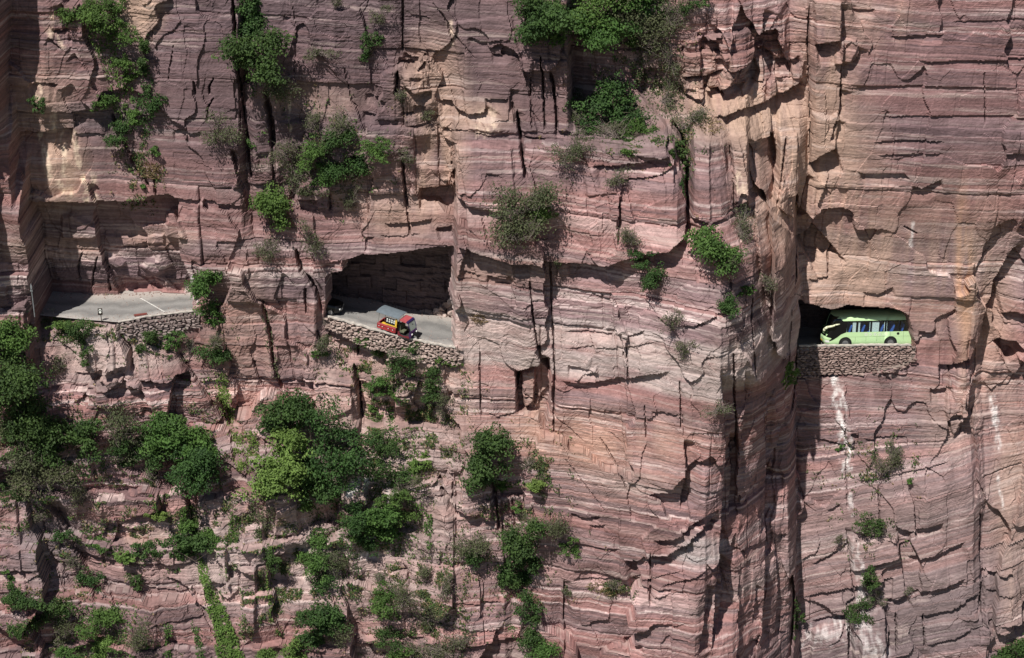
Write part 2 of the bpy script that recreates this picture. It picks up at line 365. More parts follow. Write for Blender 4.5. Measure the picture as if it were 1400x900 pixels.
CRACKS = [
 ([(318,-10),(322,60),(325,100),(333,150),(337,172)], 2.6, 1.4), ([(337,172),(345,245)], 1.6, .7), ([(364,120),(370,160),(373,205)], 4.5, 1.6), ([(372,200),(374,250)], 1.8, .7),
 ([(265,108),(267,130)], 1.4, .5), ([(292,105),(285,120),(286,131)], 1.6, .6), ([(292,134),(283,150),(284,166)], 1.6, .6),
 ([(550,-5),(550,75)], 1.6, .6), ([(543,95),(542,128)], 2.2, .9), ([(551,205),(552,240),(556,292)], 2.4, 1.0), ([(556,290),(560,325)], 1.2, .5),
 ([(707,150),(713,200),(714,212),(720,242)], 2.6, 1.2), ([(738,68),(742,100),(743,130),(745,182)], 1.6, .7), ([(752,95),(757,115),(760,150),(761,183)], 2.4, 1.0),
 ([(700,140),(705,170)], 1.4, .5), ([(725,100),(727,180)], 1.0, .4), ([(590,0),(612,30),(618,60)], 1.0, .3), ([(600,10),(620,45),(650,80)], .9, .25),
 ([(918,168),(935,195),(940,230),(941,300)], 4.0, 1.6), ([(996,190),(1003,240),(1002,285)], 1.5, .6), ([(450,265),(451,290)], 1.2, .5),
 ([(752,352),(755,420),(757,480),(758,610)], 1.5, .55), ([(724,375),(728,420),(736,480)], 1.6, .6), ([(735,470),(740,492)], 3.0, 1.0), ([(656,482),(658,575)], 1.3, .5),
 ([(710,520),(706,545),(707,570)], 2.0, .8), ([(845,258),(847,300),(843,330)], 1.4, .5), ([(856,470),(858,520)], 1.0, .35), ([(888,750),(890,825)], 1.2, .5),
 ([(880,550),(884,600)], 1.0, .4), ([(930,520),(932,590)], 1.3, .5), ([(1002,470),(1006,560),(1012,640)], 1.6, .6), ([(1030,380),(1028,440),(1034,520)], 1.4, .5),
 ([(405,338),(412,370),(425,385),(432,400),(441,428)], 2.8, 1.2), ([(417,393),(419,430)], 1.8, .7), ([(358,408),(369,450),(375,500),(386,545)], 2.6, 1.1), ([(440,478),(432,450)], 1.6, .6),
 ([(482,500),(490,535),(493,592)], 3.2, 1.2), ([(487,470),(489,495)], 2.2, .9), ([(163,457),(178,480),(181,493),(183,508)], 3.0, 1.2), ([(243,480),(262,510),(283,545),(308,595)], 3.0, 1.1),
 ([(345,490),(360,540)], 1.2, .4), ([(619,660),(619,700)], 1.4, .5), ([(600,672),(622,697)], 2.2, .9), ([(672,655),(680,700),(682,730)], 3.0, 1.1),
 ([(1345,94),(1347,172)], .9, .3), ([(1142,340),(1134,352),(1132,378)], 1.3, .5), ([(1235,310),(1245,316),(1255,321)], 1.4, .5), ([(1340,360),(1357,340)], .8, .2),
 ([(1150,95),(1150,150)], 1.6, .6), ([(1106,0),(1104,60),(1108,140),(1106,220)], 1.8, .7), ([(1075,180),(1068,240),(1062,285)], 1.8, .6),
 ([(1340,690),(1341,800),(1343,860)], 1.2, .5), ([(1262,840),(1265,890)], 1.2, .5), ([(1155,560),(1158,700)], 1.0, .3), ([(1200,660),(1206,740)], 1.0, .35), ([(1225,840),(1226,895)], 1.2, .5),
 ([(700,680),(705,730)], 1.2, .4), ([(770,620),(800,660),(830,700)], .8, .25), ([(820,600),(850,650),(858,672)], 1.0, .4), ([(700,540),(745,560),(800,610)], .8, .25),
 ([(208,655),(215,700)], 1.2, .4), ([(45,690),(60,760),(85,830)], 1.2, .4), ([(260,800),(280,850),(310,905)], 1.0, .4), ([(470,760),(480,830)], 1.4, .5), ([(230,110),(238,60)], .9, .3),
 ([(150,155),(165,190),(185,230),(205,262)], 3.0, 1.0), ([(210,240),(213,270)], 1.5, .5), ([(400,0),(405,60),(402,110)], .8, .2), ([(470,90),(480,140),(490,150)], .9, .3), ([(660,290),(668,330)], .8, .3),
]
# blocks: (outline, offset, tilt x, tilt y)
BLOCKS = [
 ([(930,107),(964,106),(963,130),(955,137),(936,128)], -.9, 0, 0), ([(966,125),(980,123),(995,117),(1008,98),(1000,94),(970,104)], -.7, 0, 0),
 ([(935,55),(960,50),(958,104),(932,106)], -.5, 0, 0), ([(962,52),(990,45),(1040,40),(1034,66),(1027,83),(1000,95),(990,92),(980,60)], -.9, .012, 0),
 ([(985,158),(1045,140),(1050,108),(1020,112),(1012,125),(990,140)], -.5, .01, 0), ([(1050,110),(1075,95),(1098,82),(1097,108),(1075,125),(1048,138)], -.6, 0, 0),
 ([(1113,59),(1148,54),(1150,0),(1110,-5)], -.5, 0, 0), ([(1140,88),(1163,86),(1173,66),(1171,52),(1150,53),(1142,60)], -.3, 0, 0),
 ([(943,200),(968,190),(986,185),(990,200),(994,235),(1000,270),(1001,290),(985,300),(970,305),(945,296)], -.7, 0, 0), ([(968,190),(986,185),(994,235),(1001,290),(985,300),(970,305)], .55, .03, 0),
 ([(996,184),(1021,186),(1022,272),(1005,282)], -.7, 0, 0), ([(1030,285),(1047,280),(1065,295),(1084,313),(1089,332),(1086,400),(1050,420),(1036,350)], -.8, 0, 0),
 ([(1064,185),(1090,180),(1092,240),(1085,300),(1062,280)], -.5, 0, 0), ([(1105,222),(1125,210),(1142,203),(1150,150),(1135,160),(1108,150)], -.5, 0, 0),
 ([(703,510),(735,500),(752,500),(753,560),(745,592),(735,578),(708,570)], 1.5, 0, 0), ([(738,486),(752,490),(754,520),(738,506)], 1.2, 0, 0), ([(711,516),(732,512),(731,560),(716,568)], -.9, 0, 0),
 ([(395,250),(420,244),(455,250),(453,264),(430,270),(410,272),(397,266)], -.7, 0, 0), ([(188,470),(240,478),(258,507),(230,520),(190,517)], -.6, 0, 0), ([(110,445),(158,445),(182,493),(160,500),(115,510)], -.7, 0, 0),
 ([(143,512),(172,512),(170,520),(150,526)], -.5, 0, 0), ([(525,786),(545,780),(558,784),(560,800),(528,805)], -.7, 0, 0), ([(540,530),(556,512),(572,520),(566,545),(545,545)], -.7, .01, 0),
 ([(606,665),(620,622),(640,640),(674,655),(672,712),(615,690)], -.5, 0, 0), ([(572,258),(612,258),(618,232),(575,225)], -.3, 0, 0), ([(783,520),(815,500),(818,512),(800,512),(790,520)], -.4, 0, 0),
 ([(1160,735),(1225,735),(1232,762),(1165,780)], -.5, 0, 0), ([(1165,830),(1210,835),(1212,900),(1165,905)], -.7, 0, 0), ([(1110,860),(1160,845),(1160,905),(1105,905)], -.5, 0, 0), ([(1345,780),(1390,776),(1398,820),(1395,845),(1345,850)], -.4, 0, 0),
 ([(1300,505),(1330,500),(1325,560),(1305,600),(1290,560)], -.4, 0, 0), ([(1360,390),(1400,380),(1402,425),(1385,424),(1370,430)], -.5, 0, 0), ([(548,95),(583,92),(590,120),(570,124),(552,114)], -.3, 0, 0),
 ([(625,200),(700,195),(705,270),(690,282),(640,274)], -.25, 0, 0), ([(615,30),(700,20),(735,180),(700,184),(640,178)], -.25, 0, 0), ([(795,225),(840,220),(842,255),(800,262)], -.2, 0, 0),
 ([(380,690),(405,688),(410,735),(372,735)], -.5, 0, 0), ([(335,720),(360,715),(362,745),(330,742)], -.6, 0, 0), ([(330,770),(352,765),(350,860),(328,862)], -.5, 0, 0), ([(505,690),(520,678),(535,690),(515,720)], -.5, 0, 0), ([(280,735),(312,735),(315,800),(285,790)], -.6, 0, 0),
]
for p, d, L in LEDGES: scarp(p, d * 1.25, L * 1.15)
for p, d, L in EDGES: scarp(p, d * 1.2, L)
for p, w_, d in CRACKS: crack(p, w_, d * 1.1)
BLOCKS += [
 ([(622,196),(700,192),(780,192),(860,190),(905,172),(918,182),(926,215),(934,238),(938,265),(940,300),(936,322),(915,340),(888,343),(850,350),(825,358),(773,357),(727,352),(700,352),(624,334)], -1.0, 0, 0),
 ([(1023,190),(1058,182),(1064,215),(1060,280),(1040,276),(1022,268)], 1.0, .035, 0), ([(1000,118),(1018,106),(1034,84),(1040,100),(1016,135),(1004,128)], .5, .02, 0),
 ([(775,65),(905,60),(910,130),(880,185),(790,186),(784,150)], .5, 0, 0),
]
for p, o, tx, ty in BLOCKS: block(p, o * 1.3, 2.5, tx, ty)

# ------------------------------------------------------------------ bedding: every bed, joint and lamina of the sandstone is relief
def blob(cx, cy, rx, ry, soft=.5):
    r = np.hypot((PXW - cx) / rx, (PYW - cy) / ry)
    return sstep(1 + soft, 1 - soft, r)

dip = -0.34 * np.clip(X - 27, 0, 25) * sstep(520, 640, PY) + 0.03 * X
BED = Z + dip * 1.0 + .55 * fbm(X * .06, Z * .06, 2) + .10 * fbm(X * .35, Z * .5, 3)
U = X * .95 + BASE * .55 + .12 * fbm(X * .8, Z * .5 + 11, 2)

wallmask = np.zeros_like(X)
for poly in ([(1088,470),(1253,470),(1253,500),(1100,508)], [(445,430),(520,452),(625,474),(625,492),(560,484),(500,470),(452,456)], [(165,436),(275,420),(275,462),(170,468)]):
    w = inside(PX, PY, poly); wallmask[w] = 1
calm = 1 - .85 * wallmask
smoothface = np.maximum.reduce([blob(1260, 150, 150, 150), blob(265, 170, 60, 110) * .7, blob(660, 90, 60, 90) * .6, blob(460, 60, 80, 60) * .5, blob(1240, 330, 110, 70) * .8, blob(1230, 680, 130, 200) * .5, blob(1240, 430, 100, 60), blob(540, 390, 110, 70) * .7, blob(850, 640, 120, 120) * .35, blob(150, 240, 110, 60) * 1.2, blob(690, 230, 80, 120) * .4])
rough = np.clip(.85 - .62 * smoothface + .35 * fbm(X * .11 + 5, Z * .11, 2) + .5 * blob(590, 130, 45, 70) + .5 * blob(1010, 110, 80, 70) + .35 * (PY > 470) * (PX < 620), .25, 1.9) * calm

LAM = 1.0
def fracture(T, J, amp, groove, gw, seed, jmax=1.0):
    global D
    rough = globals()['rough'] * (LAM if T < 1 else 1.0)
    r_ = np.random.default_rng(seed)
    bounds = -70 + np.cumsum(T * r_.uniform(.45, 1.7, int(160 / T) + 8))
    idx = np.clip(np.searchsorted(bounds, BED), 1, len(bounds) - 1)
    lo, hi = bounds[idx - 1], bounds[idx]
    dzb = np.minimum(BED - lo, hi - BED)
    Jl = J * (.6 + .9 * hash01(idx, seed, 1))
    uc = (U + hash01(idx, seed, 2) * 40) / Jl
    ci = np.floor(uc)
    jit = lambda c: .7 * (hash01(c, idx, seed + 3) - .5)
    cell = np.where(uc < ci + jit(ci), ci - 1, ci)
    lo_, hi_ = cell + jit(cell), cell + 1 + jit(cell + 1)
    dl, dh = (uc - lo_) * Jl, (hi_ - uc) * Jl
    r1 = hash01(idx, seed, 7); r2 = hash01(cell, idx, seed + 5)
    D += rough * amp * (.9 * (r1 - .5) + 1.1 * (r2 - .5))
    D += rough * amp * .35 * (r2 * 2 - 1) * (BED - lo) / (hi - lo)                       # faces lean a little
    pl = hash01(cell, idx, seed + 9); ph = hash01(cell + 1, idx, seed + 9)
    D += rough * groove * hash01(idx, seed, 11) ** 2 * np.exp(-(dzb / gw) ** 2)
    D += rough * groove * jmax * (np.where(pl > .62, np.exp(-(dl / gw) ** 2), 0) + np.where(ph > .62, np.exp(-(dh / gw) ** 2), 0))
    return idx, cell, lo, hi

i1, c1, lo1, hi1 = fracture(4.6, 10.0, .48, .26, .08, 21, .8)
i2, c2, lo2, hi2 = fracture(1.5, 6.5, .12, .09, .05, 22, .4)
LAM = .25 + 1.05 * np.clip(.55 * hash01(i2, 22, 171) + .55 * hash01(i1, 21, 172) + .5 * fbm(X * .08 + 4, BED * .25, 2), 0, 1) ** 1.3
i3, c3, lo3, hi3 = fracture(.34, 3.4, .04, .04, .045, 23, .25)
i4, c4, lo4, hi4 = fracture(.13, 2.2, .02, .02, .03, 24, .1)
def facets(sx_, sz_, off, tilt, seed):
    """flat broken faces meeting in sharp arrises"""
    global D
    wu = U / sx_ + .18 * noise2(U * .5, Z * .5 + seed); wv = Z / sz_ + .18 * noise2(U * .5 + 9, Z * .5 + seed)
    fu, fv = np.floor(wu), np.floor(wv)
    best = np.full(X.shape, 1e9); val = np.zeros_like(X)
    for du in (-1, 0, 1):
        for dv in (-1, 0, 1):
            cu, cv = fu + du, fv + dv
            h1, h2 = hash01(cu, cv, seed), hash01(cu, cv, seed + 1)
            ddu, ddv = wu - cu - h1, wv - cv - h2
            d2 = ddu ** 2 + ddv ** 2
            m = d2 < best
            v = off * (hash01(cu, cv, seed + 2) - .5) + tilt * ((hash01(cu, cv, seed + 3) - .5) * ddu * sx_ + (hash01(cu, cv, seed + 4) - .5) * ddv * sz_ * .6)
            best = np.where(m, d2, best); val = np.where(m, v, val)
    D += rough * val
facets(5.5, 11.0, .65, .62, 51)
facets(2.0, 3.8, .14, .30, 61)
# vertical flutes and broken patches
flute = np.abs(noise2(U * .55 + 3, Z * .055)); D += rough * .40 * (flute - .25)
flute2 = np.abs(noise2(U * 1.5 + 31, Z * .16 + 9)); D += rough * .14 * (flute2 - .25)
D += rough * (.22 * fbm(X * .22, Z * .22 + 40, 3) + .06 * fbm(X * 1.6, Z * 2.2, 3))
# the slope below the left bends steps down in ledges
slope = sstep(495, 560, PY) * sstep(640, 560, PX) * (1 - np.maximum(blob(300, 830, 45, 95), blob(345, 620, 30, 40)))
ph = (Z + 1.6 * fbm(X * .09, Z * .09 + 60, 3) + .5 * fbm(X * .5, Z * .5, 2)) / 4.6
fl = np.floor(ph); up_ = ph - fl
D += slope * (.8 + .7 * hash01(fl, np.floor(X / 9 + hash01(fl, 4) * 3), 6)) * (1.0 - up_ - sstep(.90, 1.0, 1 - up_) * 0 - .5) * 1.0
sp = noise2(X * .5 + 77, Z * .5); D += rough * .10 * np.floor(np.clip(sp * 6, -3, 3)) * .5 * calm           # spalled flakes with sharp rims
D += .014 * fbm(X * 5, Z * 7, 2) * calm

# ------------------------------------------------------------------ the road: kerb line (pixel, pixel, depth), width grows towards the rock
KERB_PX = [(-120,425,1.0),(20,430,1.0),(48,431,.3),(110,437,-.9),(160,441,-1.5),(200,433,-.4),(240,428,.5),(272,425,1.0),(310,424,2.6),(425,430,2.6),(447,434,1.8),(485,445,.6),(520,455,-.4),(560,465,-1.1),(625,478,-2.0),
           (660,481,-1.0),(720,484,1.0),(900,485,3.0),(1050,478,6.0),(1090,480.5,6.8),(1170,479.5,6.6),(1252,479,6.4),(1320,479,10.0),(1500,479,13.0)]
KP = np.array([at(*k) for k in KERB_PX])
kx = KP[:, 0]
def kerb_y(x): return np.interp(x, kx, KP[:, 1])
def kerb_z(x): return np.interp(x, kx, KP[:, 2])
BACKY = [(at(20,400,5)[0], 5.2), (at(270,400,5)[0], 5.4), (at(330,400,7)[0], 8), (at(440,420,8)[0], 7.6), (at(480,425,7)[0], 7.0), (at(600,428,6)[0], 5.8), (at(640,428,6)[0], 5.6), (at(800,430,9)[0], 9.5), (at(1080,440,12)[0], 12.4), (at(1240,440,12)[0], 12.3), (at(1400,440,12)[0], 18.0)]
def back_y(x): return np.interp(x, [b[0] for b in BACKY], [b[1] for b in BACKY])

def zline(pts, y):
    w = np.array([at(px, py, y) for px, py in pts])
    return lambda x: np.interp(x, w[:, 0], w[:, 2])

# left bend: the rock is cut back above the road in two steps
brow1 = zline([(20,270),(66,271),(85,273),(125,276),(165,278),(195,275),(207,268),(227,265),(238,269),(243,273),(246,300),(250,330)], 1.4)
brow2 = zline([(20,338),(80,332),(110,330),(148,339),(170,341),(190,336),(200,333),(215,338),(245,343),(257,345),(264,362),(270,380),(278,425)], 3.6)
zr = kerb_z(X)
wz = .10 * fbm(X * 1.4, Z * 1.4, 2)
xr1, xr2 = at(243, 275, 1.4)[0], at(266, 400, 3.0)[0]
xl = at(20, 300, 2)[0]
in1 = (X > xl) & (X < xr1 + wz) & (Z < brow1(X) + wz)
in2 = (X > xl) & (X < xr2 + wz) & (Z < brow2(X) + wz * .6)
low = zr - np.where(X > at(163, 440, -1.5)[0], .45, .12)
detail = D - BASE
up = (Z > low)
buttress = (PX < 52) & (BASE < 0)
t1 = 3.65 + .35 * np.clip((brow1(X) - Z) / 5, 0, 1) + detail * .8
t2 = 3.7 + .35 * sstep(-38, -32, X) + 1.5 * np.clip((brow2(X) - Z) / 4.5, 0, 1) + detail * .9
m1 = in1 & up & ~buttress; m2 = in2 & up & ~buttress
D = np.where(m1, np.maximum(D, t1), D)
D = np.where(m2, np.maximum(D, t2), D)
# rock of the recess: lumps standing off its back wall, placed where they show
PX, PY = project(X, D, Z)
PXW = PX + 1.3 * fbm(X * 1.6, Z * 1.6, 3); PYW = PY + 1.2 * fbm(X * 1.6 + 31, Z * 1.6, 3)
block([(84,293),(100,289),(115,297),(137,311),(139,321),(128,328),(85,327),(82,316)], -.5, 5)
block([(140,318),(165,321),(200,322),(226,318),(226,333),(150,338)], -.25, 3)
block([(226,288),(240,286),(252,312),(258,328),(226,323)], -.55, 4)
block([(146,345),(158,348),(172,356),(174,363),(160,366),(148,360)], -.9, 6)
block([(190,365),(200,352),(220,347),(238,360),(228,373),(212,378)], -.8, 8)
block([(212,378),(230,372),(258,372),(266,408),(218,404)], -.6, 10)
crack([(133,350),(128,372),(125,395)], 1.6, .5); crack([(112,345),(106,365),(110,385)], 1.6, .5); crack([(150,362),(148,385),(152,400)], 1.8, .6)
scarp([(100,362),(140,366)], .25, 12); scarp([(160,385),(215,388),(262,384)], .3, 12)

# openings two and three: holes through the rock skin into the tunnel
OPEN2 = [(445,378),(450,373),(467,370),(468,356),(498,348),(530,347),(563,343),(590,338),(622,336),(618,356),(622,384),(617,405),(622,432),(621,460),(624,490),(560,476),(520,466),(490,456),(455,446),(444,440),(447,400)]
OPEN3 = [(1086,408),(1110,412),(1120,418),(1140,421),(1160,418),(1190,420),(1215,422),(1235,427),(1243,432),(1247,450),(1251,468),(1253,486),(1246,500),(1200,510),(1150,518),(1080,522)]
PX0, PY0 = project(X, BASE, Z)
jx, jy = 3.4 * fbm(X * .7, Z * .7 + 5, 4), 2.6 * fbm(X * .6 + 8, Z * .9, 4)
HOLE = np.zeros(X.shape, bool)
for poly, clampx in ((OPEN2, None), (OPEN3, None)):
    px, py = PX0 + jx, PY0 + jy
    ins = inside(px, py, poly)
    if poly is OPEN3: ins &= BASE > 4.5                      # the buttress in front keeps its edge
    dist = poly_dist(np.where(ins, px, 0), np.where(ins, py, 0), poly + [poly[0]])[0]
    D = np.where(ins, np.maximum(D, BASE + .2) + 1.7 * sstep(0, 5, dist), D)
    HOLE |= ins & (dist > 4.5)
D = np.clip(D, -25, 30)

def surface_hit(px, py):
    """where the sight line through a photograph pixel first meets the rock"""
    a = (px - 700.0) / FPX; b = (450.0 - py) / FPX
    d = np.array([a, CP + b * SP, -SP + b * CP])
    t = np.arange(165, 235, .06)
    P = CAM + d * t[:, None]
    ix = np.clip(np.searchsorted(xs, P[:, 0]), 1, NX - 1); iz = np.clip(np.searchsorted(zs, P[:, 2]), 1, NZ - 1)
    inside_ = P[:, 1] >= D[iz, ix]
    k = int(np.argmax(inside_)) if inside_.any() else len(t) // 2
    return P[k]
def depth_at(x, z):
    return D[np.clip(np.searchsorted(zs, z), 0, NZ - 1), np.clip(np.searchsorted(xs, x), 0, NX - 1)]

# ------------------------------------------------------------------ rock colour (the stone's own colours: beds, iron stain, lichen-grey varnish, lime streaks)
PX, PY = project(X, np.minimum(D, BASE + 6), Z)
PXW = PX + .9 * wobx; PYW = PY + .6 * woby
def mix(a, b, t): return a + (b - a) * t[..., None]
C = lambda r, g, b: np.array([r, g, b], dtype=np.float32)
MAUVE, RED, PINK, PALE, PURPLE, GREY, TAN, CREAM = C(.262,.168,.166), C(.300,.155,.142), C(.365,.240,.222), C(.56,.455,.425), C(.160,.108,.116), C(.270,.230,.226), C(.42,.285,.195), C(.64,.50,.37)

def layer1d(b, seed, n=4, f=1.0):
    s = 0; a = 1; t = 0
    for i in range(n):
        s = s + a * noise2(b * f * 2.1 ** i + seed * 7.7, X * .02 * 2.1 ** i + i); t += a; a *= .72
    return s / t * 1.9
def rock_albedo():
    n = layer1d(BED, 3, 4, .30)
    t2, t3, t4 = hash01(i2, 22, 71), hash01(i3, 23, 72), hash01(i4, 24, 73)
    t1 = hash01(i1, 21, 70)
    k = np.clip(.48 + .35 * n + .38 * (t2 - .5) + .25 * (t1 - .5), 0, 1)
    c = np.broadcast_to(MAUVE, X.shape + (3,)).astype(np.float32).copy()
    c = mix(c, PURPLE, sstep(.42, .12, k) * .85)
    c = mix(c, RED, sstep(.50, .68, k)); c = mix(c, PINK, sstep(.72, .92, k))
    c = mix(c, GREY, sstep(.78, .95, hash01(i2, 22, 77)) * .4)
    br = .55 + .45 * sstep(-.35, .25, fbm(X * .22, BED * 1.5, 2))
    c = mix(c, PALE, (t3 > .92) * .38 * br * LAM); c = mix(c, PURPLE, (t3 < .16) * .45 * LAM)
    c = mix(c, PALE, (t4 > .86) * .55 * br * LAM); c = mix(c, PURPLE * .8, (t4 < .12) * .55 * LAM); c = mix(c, RED, ((t4 > .5) & (t4 < .62)) * .5 * LAM)
    bt = .84 + .32 * hash01(c2, i2, 91); bt1 = .88 + .24 * hash01(c1, i1, 93)
    c *= (bt * bt1)[..., None]
    return c
ALB = rock_albedo()
patch = fbm(X * .12 + 9, Z * .10, 4)
def paint(colr, mask, k=1.0):
    global ALB
    ALB = mix(ALB, colr, np.clip(mask * k, 0, 1))
streak = fbm(X * 1.1, Z * .10 + 3, 3)                                 # run-off streaks
# grey-violet varnish high on the left and centre
paint(C(.142,.097,.106), blob(420, 70, 300, 200) * sstep(-.8, .2, patch + .3), .80)
paint(C(.145,.112,.118), blob(120, 110, 90, 120) * sstep(-.4, .4, patch), .6)
paint(C(.16,.105,.108), blob(680, 80, 130, 120), .68)
paint(C(.19,.15,.14), blob(890, 90, 120, 110) * sstep(-.5, .3, patch), .7)
paint(C(.185,.112,.120), blob(1280, 110, 170, 120), .5)
# tan and ochre stone
for cx, cy, rx, ry, k in [(75,235,40,55,.8),(50,140,45,60,.55),(190,8,30,45,.75),(590,130,42,75,.7),(595,225,38,55,.72),(520,260,60,50,.4),(560,300,60,28,.4),(655,160,45,22,.6),(430,140,70,25,.35),
        (985,115,75,70,.72),(1015,150,60,40,.72),(1060,225,50,110,.75),(1120,160,45,190,.7),(1150,260,60,130,.55),(1170,340,110,90,.42),(1200,30,60,40,.45),(1190,390,120,70,.55),(1325,370,60,110,.45),(1320,370,14,70,.8),(1345,470,40,90,.5),
        (1300,560,40,60,.45),(1385,720,30,160,.6),(820,590,110,35,.4),(850,640,80,50,.3),(700,370,80,18,.35),(640,520,40,140,.25),(330,480,50,120,.35),(500,600,60,100,.5),(540,520,80,45,.45),(200,735,30,14,.6),(720,540,28,45,.7),(80,340,70,16,.6),(215,325,50,14,.6),(1000,520,40,80,.2)]:
    hue = C(.435,.298,.218) if k > .7 else C(.42,.282,.212)
    paint(hue, blob(cx, cy, rx, ry, .6) * sstep(-.7, .5, patch + streak * .6 + .15), k)
paint(C(.52,.29,.17), blob(1318, 370, 9, 90, .8) * sstep(-.3, .3, streak + .2), .7)
paint(C(.50,.27,.18), blob(800, 605, 130, 30, .7) * sstep(-.2, .5, patch + .1), .45)
# pale beds across the buttress and the sunny lower slope
zb = lambda py, y: ((450 - py) / 15.5 - y * SP) / CP
def band(p0, p1, y, soft=.25):
    a, b = zb(p1, y) + .03 * 10, zb(p0, y) + .03 * 10
    return sstep(a - soft, a + soft, BED) * sstep(b + soft, b - soft, BED)
paint(C(.47,.40,.365), band(438, 515, -3.5) * (PX > 600) * (PX < 1095) * sstep(-.6, .3, fbm(X * .25, Z * 1.3, 3) + .15), .6)
paint(C(.50,.42,.38), blob(150, 480, 80, 45) , .5)
paint(C(.45,.37,.335), blob(350, 760, 130, 70) * sstep(-.4, .4, patch + .2), .55)
paint(C(.40,.31,.275), blob(520, 640, 130, 220) * sstep(-.5, .3, patch + .2), .5)
paint(C(.28,.225,.215), blob(1240, 760, 180, 160), .35)
paint(C(.19,.14,.14), blob(1230, 560, 120, 60) * sstep(-.4, .4, patch), .45)
paint(C(.17,.15,.155), blob(65, 730, 45, 80), .55)
paint(C(.30,.29,.28), blob(955, 755, 35, 22), .6)
# lime-white run-off and fresh scars
def stain(pts, wpx, colr, k, brk=.25):
    dist, side, par, tot = poly_dist(PXW, PYW, pts)
    m = sstep(wpx * 1.5, wpx * .3, dist + wpx * 1.3 * fbm(X * 1.6, Z * .9, 3)) * sstep(-brk, brk, fbm(X * 2.2, Z * 1.1 + 6, 3) + .05)
    paint(colr, m, k)
WHITE = C(.72,.69,.66)
for p, w_, k in [([(1141,522),(1147,545),(1150,580),(1157,612),(1155,640)], 7, .7), ([(1160,680),(1163,705)], 4, .45), ([(1165,740),(1180,800),(1178,830)], 8, .4), ([(1170,850),(1195,890)], 18, .38),
        ([(1356,545),(1362,580),(1366,612)], 4.5, .6), ([(1364,640),(1366,670),(1372,695)], 2.5, .45), ([(1247,305),(1244,335)], 2.5, .5), ([(1110,870),(1150,860)], 14, .4), ([(505,655),(475,672)], 7, .8),
        ([(262,385),(258,410)], 10, .5), ([(540,660),(520,700),(505,760)], 9, .4)]:
    stain(p, w_, WHITE, k)
for p, w_, k in [([(56,186),(62,215),(68,245)], 5, .95), ([(86,184),(88,220),(86,262)], 4, .8), ([(100,182),(106,215),(118,255),(120,272)], 4, .8), ([(126,240),(130,274)], 5, .6), ([(82,250),(95,266)], 6, .8),
        ([(68,22),(66,50)], 5, .6), ([(80,50),(84,64)], 5, .6), ([(54,115),(55,140)], 5, .6), ([(75,155),(76,178)], 4, .7), ([(395,135),(397,180)], 2.5, .6), ([(655,158),(657,182)], 8, .5), ([(672,158),(674,178)], 8, .5),
        ([(615,30),(619,60)], 4, .5), ([(1010,240),(1013,260)], 6, .6)]:
    stain(p, w_, CREAM, k)
ALB *= (1.0 + .16 * fbm(X * .5 + 3, Z * .35, 3) + .10 * streak)[..., None]
cav = np.clip(detail, -.5, .5)
ALB *= np.array([.955, .965, .985])
_L = (ALB @ np.array([.3, .59, .11], dtype=np.float32))[..., None]
ALB = _L + (ALB - _L) * .97                                              # dusty, weathered stone
ALB *= (np.maximum(_L, .02) / .21) ** .22
ALB = np.clip(ALB, .03, .8)

# ------------------------------------------------------------------ materials
def new_mat(name):
    m = bpy.data.materials.new(name); m.use_nodes = True
    nt = m.node_tree
    return m, nt, nt.nodes["Principled BSDF"]

